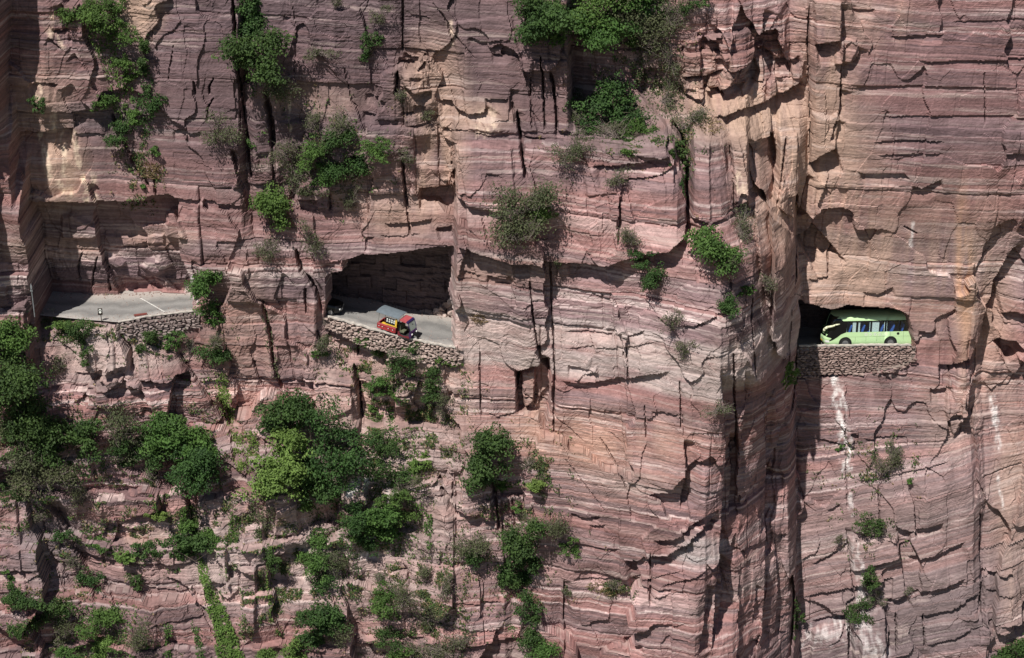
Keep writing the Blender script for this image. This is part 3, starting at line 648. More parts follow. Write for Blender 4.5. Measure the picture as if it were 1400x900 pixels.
def rock_material(name, attr=True, base=(.2, .13, .125)):
    m, nt, b = new_mat(name)
    N, L = nt.nodes, nt.links
    if attr:
        al = N.new("ShaderNodeAttribute"); al.attribute_name = "albedo"; colsock = al.outputs["Color"]
        bd = N.new("ShaderNodeAttribute"); bd.attribute_name = "bed"; bedsock = bd.outputs["Fac"]
    geo = N.new("ShaderNodeTexCoord")
    sep = N.new("ShaderNodeSeparateXYZ"); L.new(geo.outputs["Object"], sep.inputs[0])
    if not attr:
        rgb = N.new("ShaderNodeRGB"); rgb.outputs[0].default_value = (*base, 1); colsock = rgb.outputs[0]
        bedsock = sep.outputs[2]
    def scaled(kx_, kb):
        mx = N.new("ShaderNodeMath"); mx.operation = 'MULTIPLY'; mx.inputs[1].default_value = kx_; L.new(sep.outputs[0], mx.inputs[0])
        my = N.new("ShaderNodeMath"); my.operation = 'MULTIPLY'; my.inputs[1].default_value = kx_; L.new(sep.outputs[1], my.inputs[0])
        mb = N.new("ShaderNodeMath"); mb.operation = 'MULTIPLY'; mb.inputs[1].default_value = kb; L.new(bedsock, mb.inputs[0])
        cx = N.new("ShaderNodeCombineXYZ"); L.new(mx.outputs[0], cx.inputs[0]); L.new(my.outputs[0], cx.inputs[1]); L.new(mb.outputs[0], cx.inputs[2])
        return cx.outputs[0]
    lam = N.new("ShaderNodeTexNoise"); lam.inputs["Scale"].default_value = 1; lam.inputs["Detail"].default_value = 5; lam.inputs["Roughness"].default_value = .65
    L.new(scaled(.28, 4.2), lam.inputs["Vector"])
    lamr = N.new("ShaderNodeMapRange"); lamr.inputs[1].default_value = .28; lamr.inputs[2].default_value = .72; lamr.inputs[3].default_value = .74; lamr.inputs[4].default_value = 1.28
    L.new(lam.outputs["Fac"], lamr.inputs[0])
    gr = N.new("ShaderNodeTexNoise"); gr.inputs["Scale"].default_value = 3.2; gr.inputs["Detail"].default_value = 7; gr.inputs["Roughness"].default_value = .7
    L.new(geo.outputs["Object"], gr.inputs["Vector"])
    grr = N.new("ShaderNodeMapRange"); grr.inputs[1].default_value = .3; grr.inputs[2].default_value = .7; grr.inputs[3].default_value = .80; grr.inputs[4].default_value = 1.2
    L.new(gr.outputs["Fac"], grr.inputs[0])
    fl = N.new("ShaderNodeTexNoise"); fl.inputs["Scale"].default_value = 1; fl.inputs["Detail"].default_value = 2
    L.new(scaled(.7, 13.0), fl.inputs["Vector"])
    flr = N.new("ShaderNodeMapRange"); flr.inputs[1].default_value = .34; flr.inputs[2].default_value = .66; flr.inputs[3].default_value = .78; flr.inputs[4].default_value = 1.24
    L.new(fl.outputs["Fac"], flr.inputs[0])
    m0 = N.new("ShaderNodeMath"); m0.operation = 'MULTIPLY'; L.new(lamr.outputs[0], m0.inputs[0]); L.new(flr.outputs[0], m0.inputs[1])
    if attr:
        la = N.new("ShaderNodeAttribute"); la.attribute_name = "lam"
        lf = N.new("ShaderNodeMix"); lf.data_type = 'FLOAT'; L.new(la.outputs["Fac"], lf.inputs[0]); lf.inputs[2].default_value = 1.0; L.new(m0.outputs[0], lf.inputs[3])
        m0 = lf
    mm = N.new("ShaderNodeMath"); mm.operation = 'MULTIPLY'; L.new(m0.outputs[0], mm.inputs[0]); L.new(grr.outputs[0], mm.inputs[1])
    sc_ = N.new("ShaderNodeVectorMath"); sc_.operation = 'SCALE'; L.new(colsock, sc_.inputs[0]); L.new(mm.outputs[0], sc_.inputs["Scale"])
    # thin bleached partings along the bedding
    th = N.new("ShaderNodeTexNoise"); th.inputs["Scale"].default_value = 1; th.inputs["Detail"].default_value = 3
    L.new(scaled(.12, 1.9), th.inputs["Vector"])
    thr = N.new("ShaderNodeMapRange"); thr.inputs[1].default_value = .60; thr.inputs[2].default_value = .66; thr.inputs[3].default_value = 0; thr.inputs[4].default_value = .34
    L.new(th.outputs["Fac"], thr.inputs[0])
    mx2 = N.new("ShaderNodeMix"); mx2.data_type = 'RGBA'; L.new(thr.outputs[0], mx2.inputs[0]); L.new(sc_.outputs[0], mx2.inputs[6]); mx2.inputs[7].default_value = (.56, .45, .41, 1)
    L.new(mx2.outputs[2] if attr else sc_.outputs[0], b.inputs["Base Color"])
    b.inputs["Roughness"].default_value = .92
    b.inputs["Specular IOR Level"].default_value = .25
    bump = N.new("ShaderNodeBump"); bump.inputs["Strength"].default_value = .38; bump.inputs["Distance"].default_value = .12
    hs = N.new("ShaderNodeMath"); hs.operation = 'ADD'; L.new(lam.outputs["Fac"], hs.inputs[0]); L.new(gr.outputs["Fac"], hs.inputs[1])
    L.new(hs.outputs[0], bump.inputs["Height"]); L.new(bump.outputs[0], b.inputs["Normal"])
    return m

def plain_mat(name, rgb, rough=.6, metal=0.0, noise=.12, nscale=6.0, spec=.4, coat=0.0, bump=0.0):
    m, nt, b = new_mat(name)
    N, L = nt.nodes, nt.links
    tc = N.new("ShaderNodeTexCoord")
    nz = N.new("ShaderNodeTexNoise"); nz.inputs["Scale"].default_value = nscale; nz.inputs["Detail"].default_value = 5; L.new(tc.outputs["Object"], nz.inputs["Vector"])
    mr = N.new("ShaderNodeMapRange"); mr.inputs[1].default_value = .3; mr.inputs[2].default_value = .7; mr.inputs[3].default_value = 1 - noise; mr.inputs[4].default_value = 1 + noise; L.new(nz.outputs["Fac"], mr.inputs[0])
    sc_ = N.new("ShaderNodeVectorMath"); sc_.operation = 'SCALE'; sc_.inputs[0].default_value = rgb; L.new(mr.outputs[0], sc_.inputs["Scale"])
    L.new(sc_.outputs[0], b.inputs["Base Color"])
    b.inputs["Roughness"].default_value = rough; b.inputs["Metallic"].default_value = metal
    b.inputs["Specular IOR Level"].default_value = spec; b.inputs["Coat Weight"].default_value = coat
    if bump:
        bp = N.new("ShaderNodeBump"); bp.inputs["Strength"].default_value = bump; bp.inputs["Distance"].default_value = .05; L.new(nz.outputs["Fac"], bp.inputs["Height"]); L.new(bp.outputs[0], b.inputs["Normal"])
    return m

M_rock = rock_material("sandstone")
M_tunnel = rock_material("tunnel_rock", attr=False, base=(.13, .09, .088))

# ------------------------------------------------------------------ the cliff mesh
def grid_faces(nz, nx, keep=None):
    i = np.arange(nz * nx, dtype=np.int32).reshape(nz, nx)
    f = np.stack([i[:-1, :-1], i[:-1, 1:], i[1:, 1:], i[1:, :-1]], axis=-1)
    if keep is not None: f = f[keep]
    return f.reshape(-1, 4)
def build_cliff():
    # close the mass behind with a back, sides and a plateau
    Xp = np.pad(X, 1, mode='edge'); Zp = np.pad(Z, 1, mode='edge')
    Dp = np.pad(D, 1, mode='edge'); Dp[0, :] = Dp[-1, :] = 60; Dp[:, 0] = Dp[:, -1] = 60
    keep = np.ones((NZ + 1, NX + 1), bool)
    hole = HOLE[:-1, :-1] & HOLE[1:, 1:] & HOLE[1:, :-1] & HOLE[:-1, 1:]
    keep[1:-1, 1:-1] = ~hole
    V = np.stack([Xp, Dp, Zp], axis=-1).reshape(-1, 3)
    F = grid_faces(NZ + 2, NX + 2, keep)
    me = np_mesh("cliff", V, F)
    set_color(me, "albedo", np.pad(ALB, ((1, 1), (1, 1), (0, 0)), mode='edge').reshape(-1, 3))
    set_float(me, "bed", np.pad(BED, 1, mode='edge').ravel())
    set_float(me, "lam", np.pad(LAM, 1, mode='edge').ravel())
    o = link("cliff", me, mat=M_rock)
    tag(o, "banded red and mauve sandstone cliff with the road cut into it", kind="structure")
    x0, x1, z0, z1 = xs[0], xs[-1], zs[0], zs[-1]
    mb = np_mesh("cliff_back", [(x0, 60.05, z0), (x1, 60.05, z0), (x1, 60.05, z1), (x0, 60.05, z1)], [(0, 1, 2, 3)])
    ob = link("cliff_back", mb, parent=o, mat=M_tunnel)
build_cliff()
gz = zs[0] - .5
g = np_mesh("ground", [(-3000, -3000, gz), (3000, -3000, gz), (3000, 3000, gz), (-3000, 3000, gz)], [(0, 1, 2, 3)])
tag(link("ground", g, mat=plain_mat("valley_floor", (.13, .12, .075), .95, noise=.3, nscale=.02)), "valley floor far below the road", kind="structure")

# ------------------------------------------------------------------ tunnel behind the openings
def tunnel(x0, x1, brow, yf):
    xx = np.arange(x0, x1, .11)
    ns = 110
    zb_ = brow(xx); yb = back_y(xx); zk = kerb_z(xx)
    prof = np.linspace(0, 1, ns)
    Yt = np.zeros((ns, len(xx))); Zt = np.zeros_like(Yt)
    for i, x in enumerate(xx):
        h = zb_[i] - zk[i]
        y0 = yf(x) + 1.0
        ctrl = np.array([(y0, zb_[i] + .12), (y0 + .45 * (yb[i] - y0), zb_[i] + .05), (yb[i] - 1.3, zb_[i] - .12 * h), (yb[i] - .35, zb_[i] - .30 * h), (yb[i] - .05, zb_[i] - .55 * h), (yb[i] + .15, zk[i] - .4)])
        s = np.concatenate([[0], np.cumsum(np.hypot(*np.diff(ctrl, axis=0).T))]); s /= s[-1]
        Yt[:, i] = np.interp(prof, s, ctrl[:, 0]); Zt[:, i] = np.interp(prof, s, ctrl[:, 1])
    Xt = np.broadcast_to(xx, Yt.shape)
    S = prof[:, None] * 14
    fade = sstep(0, .06, prof)[:, None]
    lay = hash01(np.floor(Zt * 1.6 + .4 * noise2(Xt * .4, Zt * .4)), 5) - .5
    cel = hash01(np.floor(Zt * .8), np.floor(Xt * .45 + hash01(np.floor(Zt * .8), 3) * 7), 8) - .5
    d = fade * (.35 * lay + .55 * cel + .5 * fbm(Xt * .5, S * .6, 4) + .06 * fbm(Xt * 3, S * 3, 2))
    Yt = Yt - d * sstep(.2, .5, prof)[:, None]
    Zt = Zt - (d + .3) * (1 - sstep(.3, .6, prof))[:, None] * .7 * fade
    V = np.stack([Xt, Yt, Zt], -1).reshape(-1, 3)
    me = np_mesh("tunnel", V, grid_faces(ns, len(xx)))
    return me
brow_2 = zline([(380,375),(447,375),(466,370),(469,357),(498,349),(530,348),(563,344),(590,339),(622,336),(690,336)], .6)
brow_3 = zline([(1000,410),(1086,410),(1110,413),(1120,418),(1140,421),(1160,418),(1190,420),(1215,422),(1235,427),(1245,432),(1300,436)], 6.3)
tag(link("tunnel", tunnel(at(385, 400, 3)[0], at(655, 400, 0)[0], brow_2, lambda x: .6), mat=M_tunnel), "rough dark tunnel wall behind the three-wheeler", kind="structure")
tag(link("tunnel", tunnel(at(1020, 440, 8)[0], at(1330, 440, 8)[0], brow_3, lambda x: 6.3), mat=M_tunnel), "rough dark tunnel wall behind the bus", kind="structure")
# ------------------------------------------------------------------ road, kerbs, retaining walls
def asphalt():
    m, nt, b = new_mat("asphalt")
    N, L = nt.nodes, nt.links
    tc = N.new("ShaderNodeTexCoord")
    at_ = N.new("ShaderNodeAttribute"); at_.attribute_name = "across"
    n1 = N.new("ShaderNodeTexNoise"); n1.inputs["Scale"].default_value = .55; n1.inputs["Detail"].default_value = 6; n1.inputs["Roughness"].default_value = .65; L.new(tc.outputs["Object"], n1.inputs["Vector"])
    n2 = N.new("ShaderNodeTexNoise"); n2.inputs["Scale"].default_value = 14; n2.inputs["Detail"].default_value = 4; n2.inputs["Roughness"].default_value = .8; L.new(tc.outputs["Object"], n2.inputs["Vector"])
    # dusty margins, darker wheel tracks (dirt lies where the tyres do not)
    ad = N.new("ShaderNodeMath"); ad.operation = 'MULTIPLY_ADD'; ad.inputs[1].default_value = .45; L.new(n1.outputs["Fac"], ad.inputs[0]); L.new(at_.outputs["Fac"], ad.inputs[2])
    cr = N.new("ShaderNodeValToRGB"); L.new(ad.outputs[0], cr.inputs[0])
    e = cr.color_ramp.elements
    e[0].position = .16; e[0].color = (.42, .385, .36, 1); e[1].position = 1.12; e[1].color = (.41, .365, .335, 1)
    for p_, c_ in ((.30, (.36, .34, .32, 1)), (.42, (.19, .183, .178, 1)), (.60, (.275, .265, .255, 1)), (.74, (.18, .174, .168, 1)), (.90, (.33, .31, .29, 1)), (1.0, (.41, .365, .335, 1))):
        q = e.new(min(p_, 1.0)); q.color = c_
    mr = N.new("ShaderNodeMapRange"); mr.inputs[1].default_value = .3; mr.inputs[2].default_value = .7; mr.inputs[3].default_value = .70; mr.inputs[4].default_value = 1.25; L.new(n2.outputs["Fac"], mr.inputs[0])
    s = N.new("ShaderNodeVectorMath"); s.operation = 'SCALE'; L.new(cr.outputs[0], s.inputs[0]); L.new(mr.outputs[0], s.inputs["Scale"])
    L.new(s.outputs[0], b.inputs["Base Color"]); b.inputs["Roughness"].default_value = .9
    bp = N.new("ShaderNodeBump"); bp.inputs["Strength"].default_value = .4; bp.inputs["Distance"].default_value = .03; L.new(n2.outputs["Fac"], bp.inputs["Height"]); L.new(bp.outputs[0], b.inputs["Normal"])
    return m
M_asphalt = asphalt()
M_kerb = plain_mat("pale_concrete", (.50, .455, .41), .9, noise=.3, nscale=3, bump=.3)
M_mortar = plain_mat("wall_core", (.20, .16, .14), .95, noise=.4, nscale=2.5, bump=.5)
M_line = plain_mat("worn_road_paint", (.62, .60, .57), .8, noise=.3, nscale=5)

rx_ = np.arange(at(-100, 430, 0)[0], at(1480, 470, 8)[0], .25)
def road_point(x, v):
    """v: 0 at the kerb, 1 at the rock"""
    y0 = kerb_y(x); y1 = back_y(x) + .8
    return np.array([x, y0 + (y1 - y0) * v, kerb_z(x) + .03 + .04 * v])
vs = np.linspace(0, 1, 24)
RV = np.array([[road_point(x, v) for x in rx_] for v in vs])
RV[..., 2] += .02 * fbm(RV[..., 0] * .6, RV[..., 1] * .6, 2)
me = np_mesh("road", RV.reshape(-1, 3), grid_faces(len(vs), len(rx_)), smooth=True)
set_float(me, "across", np.repeat(vs, len(rx_)))
tag(link("road", me, mat=M_asphalt), "grey dusty mountain road running through the cliff tunnels", kind="structure")

def strip(pts, w, name, mat, lift=.012):
    """painted stripe lying on the road"""
    V, F = [], []
    for k in range(len(pts)):
        a = np.array(pts[max(k - 1, 0)]); b = np.array(pts[min(k + 1, len(pts) - 1)])
        t = (b - a)[:2]; t /= np.linalg.norm(t); n = np.array([-t[1], t[0]]) * w / 2
        p = pts[k]
        V += [(p[0] + n[0], p[1] + n[1], p[2] + lift), (p[0] - n[0], p[1] - n[1], p[2] + lift)]
    F = [(2 * i, 2 * i + 1, 2 * i + 3, 2 * i + 2) for i in range(len(pts) - 1)]
    return link(name, np_mesh(name, V, F), mat=mat)
def on_road(px, py):
    """world point of the road surface showing at a photograph pixel"""
    y = 2.0
    for _ in range(40):
        p = at(px, py, y)
        z = kerb_z(p[0]) + .05
        y += (p[2] - z) * 1.6
    return at(px, py, y)
tag(strip([on_road(192 + 33 * t, 408 + 19 * t) for t in np.linspace(0, 1, 8)], .13, "road_marking", M_line, .03), "thin white line painted across the road at the left bend", kind="structure")

def kerb_mesh(px0, px1, w, h, drop, seg=.3, jit=.03):
    x0, x1 = at(px0, 460, float(kerb_y(0)))[0], px1
    xx = np.arange(px0, px1 + 1e-6, seg)
    prof = [(-.14, h - drop), (-.14, h), (w - .14, h), (w - .14, -.1)]
    V = []
    for x in xx:
        j = rng.normal(0, jit, 2)
        for (dy, dz) in prof: V.append((x, kerb_y(x) + dy + j[0], kerb_z(x) + dz + (j[1] if dz > 0 else 0)))
    n = len(xx); F = []
    for i in range(n - 1):
        for k in range(3): F.append((i*4 + k, i*4 + k + 1, (i+1)*4 + k + 1, (i+1)*4 + k))
    F.append((0, 3, 2, 1)); F.append(((n-1)*4, (n-1)*4 + 1, (n-1)*4 + 2, (n-1)*4 + 3))
    return np_mesh("kerb", V, F)
xa = lambda px, py=455: at(px, py, np.interp(px, [k[0] for k in KERB_PX], [k[2] for k in KERB_PX]))[0]
tag(link("kerb", kerb_mesh(xa(449), xa(627), .26, .24, .13), mat=M_kerb), "pale concrete kerb beside the red three-wheeler", kind="structure")
tag(link("kerb", kerb_mesh(xa(1093), xa(1248), .26, .62, .12), mat=M_kerb), "pale concrete kerb in front of the green bus", kind="structure")
tag(link("kerb", kerb_mesh(xa(163), xa(273), .22, .06, .07), mat=M_kerb), "low dusty kerb along the left bend of the road", kind="structure")

def stone_mesh(seed, flat=.7):
    r = random.Random(seed)
    bm = bmesh.new()
    for i in range(13):
        a = r.uniform(0, 2 * math.pi); z = r.uniform(-1, 1); q = math.sqrt(max(0, 1 - z * z))
        v = Vector((q * math.cos(a), q * math.sin(a), z))
        m = max(abs(v.x), abs(v.y), abs(v.z))
        v = v / m * .5 * r.uniform(.8, 1.0)
        bm.verts.new(v)
    bmesh.ops.convex_hull(bm, input=bm.verts)
    bmesh.ops.delete(bm, geom=[v for v in bm.verts if not v.link_faces], context='VERTS')
    me = bpy.data.meshes.new("stone"); bm.to_mesh(me); bm.free()
    return me
def stone_mat(name, a, b_):
    m, nt, b = new_mat(name)
    N, L = nt.nodes, nt.links
    oi = N.new("ShaderNodeObjectInfo"); mx = N.new("ShaderNodeMix"); mx.data_type = 'RGBA'
    mx.inputs[6].default_value = (*a, 1); mx.inputs[7].default_value = (*b_, 1); L.new(oi.outputs["Random"], mx.inputs[0])
    tc = N.new("ShaderNodeTexCoord"); nz = N.new("ShaderNodeTexNoise"); nz.inputs["Scale"].default_value = 5; nz.inputs["Detail"].default_value = 6; L.new(tc.outputs["Object"], nz.inputs["Vector"])
    mr = N.new("ShaderNodeMapRange"); mr.inputs[1].default_value = .3; mr.inputs[2].default_value = .7; mr.inputs[3].default_value = .75; mr.inputs[4].default_value = 1.25; L.new(nz.outputs["Fac"], mr.inputs[0])
    s = N.new("ShaderNodeVectorMath"); s.operation = 'SCALE'; L.new(mx.outputs[2], s.inputs[0]); L.new(mr.outputs[0], s.inputs["Scale"])
    L.new(s.outputs[0], b.inputs["Base Color"]); b.inputs["Roughness"].default_value = .92
    bp = N.new("ShaderNodeBump"); bp.inputs["Strength"].default_value = .5; bp.inputs["Distance"].default_value = .08; L.new(nz.outputs["Fac"], bp.inputs["Height"]); L.new(bp.outputs[0], b.inputs["Normal"])
    return m
M_stone = {'warm': stone_mat("wall_stone_warm", (.20, .135, .12), (.36, .265, .235)), 'pale': stone_mat("wall_stone_pale", (.25, .18, .158), (.50, .39, .345)), 'dark': stone_mat("wall_stone_dark", (.15, .11, .105), (.30, .24, .225))}
STONES = {k: [] for k in M_stone}
for k in M_stone:
    for s in range(9):
        me = stone_mesh(s * 13 + len(k)); me.materials.append(M_stone[k]); STONES[k].append(me)

def dry_wall(x0, x1, height, size, kind, label, group=None, mess=.1, limit=300, top=0.0):
    """a retaining wall: a core standing on the cliff below the kerb, and its stones laid in rough courses"""
    root = empty("retaining_wall", ((x0 + x1) / 2, float(kerb_y((x0 + x1) / 2)), float(kerb_z((x0 + x1) / 2)) - 1))
    tag(root, label, "wall")
    o = np.array(root.location)
    def face(x, z, t):
        near = min(depth_at(x + q, z - w_) for q in (-.2, 0, .2) for w_ in (0, .15))
        return min(kerb_y(x) + .02, near - .06)
    xx = np.arange(x0 - .3, x1 + .3, .25); zz = np.linspace(0, 1, 14)
    V = []
    for t in zz:
        for x in xx:
            z = kerb_z(x) + top - t * (height(x) + top - .22)
            y = face(x, z, t) + .13 + .03 * float(noise2(x * 2, z * 2))
            V.append((x, y, z))
    core = link("wall_core", np_mesh("wall_core", np.array(V) - o, grid_faces(len(zz), len(xx))), root, M_mortar)
    r = random.Random(label)
    todo = []
    maxh = max(height(x) for x in np.linspace(x0, x1, 20))
    d = .02 - top
    while d < maxh:
        h = size * r.uniform(.45, .8)
        x = x0 + r.uniform(-.3, .1)
        while x < x1:
            w = size * r.uniform(.7, 1.9)
            xc = x + w / 2
            dz = d + h / 2 + r.uniform(-mess, mess) * size
            if dz < height(xc):
                t = dz / (height(xc) + .4)
                z = kerb_z(xc) - dz
                yb_ = face(xc, z, t)
                todo.append((xc, yb_ - r.uniform(.0, .09), z, w * r.uniform(.95, 1.12), size * r.uniform(.8, 1.1), h * r.uniform(.95, 1.25)))
            x += w
        d += h
    todo.sort(key=lambda q: -q[3] * q[5])
    for q in todo[:limit]:
        s = link("stone", r.choice(STONES[kind]), root)
        s.location = Vector(q[:3]) - Vector(o); s.scale = q[3:]
        s.rotation_euler = (r.uniform(-.15, .15), r.uniform(-.2, .2) * (1 + 3 * mess), r.uniform(-.2, .2) + r.choice((0, math.pi)))
    if todo[limit:]:
        V, F, nv = [], [], 0
        for q in todo[limit:]:
            me = r.choice(STONES[kind])
            for v in me.vertices: V.append((v.co.x * q[3] + q[0] - o[0], v.co.y * q[4] + q[1] - o[1], v.co.z * q[5] + q[2] - o[2]))
            for p in me.polygons: F.append([nv + i for i in p.vertices])
            nv += len(me.vertices)
        s = link("small_stones", np_mesh("small_stones", V, F), root, M_stone[kind]); tag(s, kind="stuff")
    return root
hx = lambda pts: (lambda x: float(np.interp(x, [p[0] for p in pts], [p[1] for p in pts])))
dry_wall(xa(1092), xa(1249), hx([(xa(1092), 2.6), (xa(1180), 2.3), (xa(1240), 1.7), (xa(1252), .8)]), .33, 'warm', "long dry stone retaining wall under the green bus", limit=290, top=.48)
dry_wall(xa(447), xa(627), hx([(xa(447), .9), (xa(480), 1.6), (xa(540), 2.0), (xa(627), 1.5)]), .28, 'pale', "pale rubble retaining wall below the red three-wheeler", mess=.5, limit=290, top=.1)
dry_wall(xa(165), xa(274), hx([(xa(165), 1.0), (xa(200), 2.0), (xa(250), 1.7), (xa(274), 1.3)]), .33, 'dark', "dark dry stone retaining wall at the left bend of the road", limit=200)

# loose gravel that has fallen on the road
def gravel():
    r = np.random.default_rng(12); V, F, nv = [], [], 0
    base = np.array([[-.5,-.4,-.3],[.5,-.45,-.3],[.4,.5,-.3],[-.45,.4,-.3],[-.25,-.2,.4],[.3,-.25,.35],[.2,.25,.45],[-.2,.25,.3]])
    quads = np.array([[0,1,5,4],[1,2,6,5],[2,3,7,6],[3,0,4,7],[4,5,6,7]])
    for x0, x1, n in ((at(50,430,0)[0], at(272,430,1)[0], 420), (at(450,440,2)[0], at(628,478,-2)[0], 420)):
        for _ in range(n):
            x = r.uniform(x0, x1); v = r.choice([r.beta(.5, 6), 1 - r.beta(.6, 5), r.uniform(0, 1)], p=[.35, .5, .15])
            p = road_point(x, v * .86 + .03); s_ = r.uniform(.03, .10) * (1.6 if v > .8 else 1)
            a = r.uniform(0, 6.28); R2 = np.array([[math.cos(a), -math.sin(a), 0], [math.sin(a), math.cos(a), 0], [0, 0, 1]])
            V.append(base * s_ * r.uniform(.7, 1.3, 3) @ R2 + p + [0, 0, s_ * .25]); F.append(quads + nv); nv += 8
    o = link("gravel", np_mesh("gravel", np.concatenate(V), np.concatenate(F)), mat=M_stone['pale'])
    tag(o, "loose gravel and stone chips fallen along the edges of the road", "gravel", kind="stuff")
gravel()

# heap of rubble at the foot of the tunnel wall behind the three-wheeler: one boulder, one object
r = random.Random(5)
heap = [(586,428,.55),(594,431,.5),(602,427,.7),(609,431,.6),(616,426,.8),(606,421,.6),(612,416,.7),(619,412,.8),(597,425,.5),(621,432,.6),(578,431,.35),(568,432,.3),(590,433,.3),(600,434,.3),(613,436,.3),(618,420,.6)]
for i, (px, py, s) in enumerate(heap):
    p = at(px, py, float(back_y(at(px, py, 5.8)[0])) - .3)
    b = link("boulder", r.choice(STONES['pale']))
    b.location = (p[0], p[1], max(p[2], kerb_z(p[0]) + s * .2)); b.scale = (s * 1.5, s * 1.2, s * 1.1); b.rotation_euler = (r.uniform(-.5, .5), r.uniform(-.5, .5), r.uniform(0, 6))
    tag(b, "pale boulder in the rubble heap against the tunnel wall behind the three-wheeler", "boulder", "rubble heap behind the three-wheeler")

# ------------------------------------------------------------------ mesh kit for the made things
class Kit:
    def __init__(s): s.bm = bmesh.new()
    def box(s, c, d, rot=None, bev=0.0):
        m = Matrix.Translation(c) @ ((rot.to_4x4() if rot is not None else Matrix.Identity(4))) @ Matrix.Diagonal((d[0], d[1], d[2], 1))
        g = bmesh.ops.create_cube(s.bm, size=1, matrix=m)
        if bev:
            es = list({e for v in g['verts'] for e in v.link_edges})
            bmesh.ops.bevel(s.bm, geom=es, offset=bev, segments=2, affect='EDGES', profile=.6)
        return s
    def cyl(s, a, b, r, n=12, r2=None):
        a, b = Vector(a), Vector(b); d = b - a
        m = Matrix.Translation((a + b) / 2) @ d.to_track_quat('Z', 'Y').to_matrix().to_4x4()
        bmesh.ops.create_cone(s.bm, cap_ends=True, segments=n, radius1=r, radius2=r if r2 is None else r2, depth=d.length, matrix=m)
        return s
    def tube(s, pts, r, n=6):
        for k in range(len(pts) - 1): s.cyl(pts[k], pts[k + 1], r[k] if isinstance(r, (list, tuple)) else r, n, r[k + 1] if isinstance(r, (list, tuple)) else None)
        return s
    def quad(s, *p):
        s.bm.faces.new([s.bm.verts.new(q) for q in p]); return s
    def prism(s, prof, y0, y1):
        """outline in x,z given a thickness from y0 to y1"""
        a = [s.bm.verts.new((x, y0, z)) for x, z in prof]; b = [s.bm.verts.new((x, y1, z)) for x, z in prof]
        s.bm.faces.new(a); s.bm.faces.new(b[::-1]); n = len(prof)
        for i in range(n): s.bm.faces.new((a[i], b[i], b[(i + 1) % n], a[(i + 1) % n]))
        return s
    def done(s, name, mat, parent=None, smooth=False):
        bmesh.ops.recalc_face_normals(s.bm, faces=s.bm.faces)
        me = bpy.data.meshes.new(name); s.bm.to_mesh(me); s.bm.free()
        if smooth:
            for p in me.polygons: p.use_smooth = True
        me.materials.append(mat)
        return link(name, me, parent)
def wheel(parent, c, r, w, axis, tyre_m, rim_m):
    a = Vector(axis) * w / 2; c = Vector(c)
    t = Kit().cyl(c - a, c + a, r, 24).done("tyre", tyre_m)
    h = bpy.data.objects.new("wheel", t.data); bpy.data.objects.remove(t)
    col.objects.link(h); h.parent = parent
    k = Kit().cyl(c - a * 1.04, c + a * 1.04, r * .62, 20); k.cyl(c - a * 1.12, c + a * 1.12, r * .2, 10)
    rim = k.done("rim", rim_m, h)
    return h

M_glass, nt, b = new_mat("tinted_glass")
for n in list(nt.nodes):
    if n.type != 'OUTPUT_MATERIAL': nt.nodes.remove(n)
_tr = nt.nodes.new("ShaderNodeBsdfTransparent"); _tr.inputs[0].default_value = (.82, .86, .85, 1)
_gl = nt.nodes.new("ShaderNodeBsdfGlossy"); _gl.inputs["Roughness"].default_value = .03
_mx = nt.nodes.new("ShaderNodeMixShader")
_mx.inputs[0].default_value = .10; nt.links.new(_tr.outputs[0], _mx.inputs[1]); nt.links.new(_gl.outputs[0], _mx.inputs[2])
nt.links.new(_mx.outputs[0], next(n for n in nt.nodes if n.type == 'OUTPUT_MATERIAL').inputs[0])
M_black = plain_mat("black_trim", (.012, .012, .014), .35, noise=.2, spec=.4)
M_black_gloss = plain_mat("black_gloss", (.006, .006, .008), .06, noise=.0, spec=.5)
M_tyre = plain_mat("tyre_rubber", (.022, .022, .023), .85, noise=.3)
M_steel = plain_mat("grey_steel", (.38, .38, .39), .45, .7)
M_mint = plain_mat("mint_green_paint", (.56, .80, .43), .28, noise=.035, nscale=1.5, coat=.5)
M_cream = plain_mat("cream_paint", (.72, .74, .52), .35, noise=.05)
M_curtain = plain_mat("pale_blue_curtain", (.74, .88, .90), .9, noise=.2, nscale=12)
M_seat = plain_mat("blue_seat_cloth", (.05, .15, .55), .9, noise=.3)
M_whitep = plain_mat("white_print", (.82, .84, .78), .5, noise=.04)
M_lamp = plain_mat("lamp_glass", (.75, .76, .74), .12, noise=.05)
M_yellow = plain_mat("yellow_paint", (.70, .44, .05), .5, noise=.1)
M_red = plain_mat("red_paint", (.33, .035, .04), .6, noise=.3, nscale=4)
M_cabred = plain_mat("faded_red_paint", (.42, .085, .095), .5, noise=.12)
M_purple = plain_mat("purple_paint", (.06, .02, .085), .4, noise=.2)
M_violet = plain_mat("blue_violet_trim", (.035, .022, .09), .4, noise=.1)
M_canopy = plain_mat("grey_canopy_sheet", (.145, .175, .20), .6, noise=.12, nscale=3)
M_olive = plain_mat("olive_upholstery", (.12, .13, .085), .85, noise=.25)
M_dark = plain_mat("dark_interior", (.03, .03, .032), .8, noise=.3)
M_pole = plain_mat("weathered_pole", (.24, .25, .26), .6, .3, noise=.25)
M_brown = plain_mat("dark_brown_board", (.022, .014, .012), .6, noise=.3)
M_sill = plain_mat("maroon_paint", (.16, .02, .03), .55, noise=.2)
M_rust = plain_mat("red_brown_plank", (.20, .055, .045), .8, noise=.3, nscale=8)

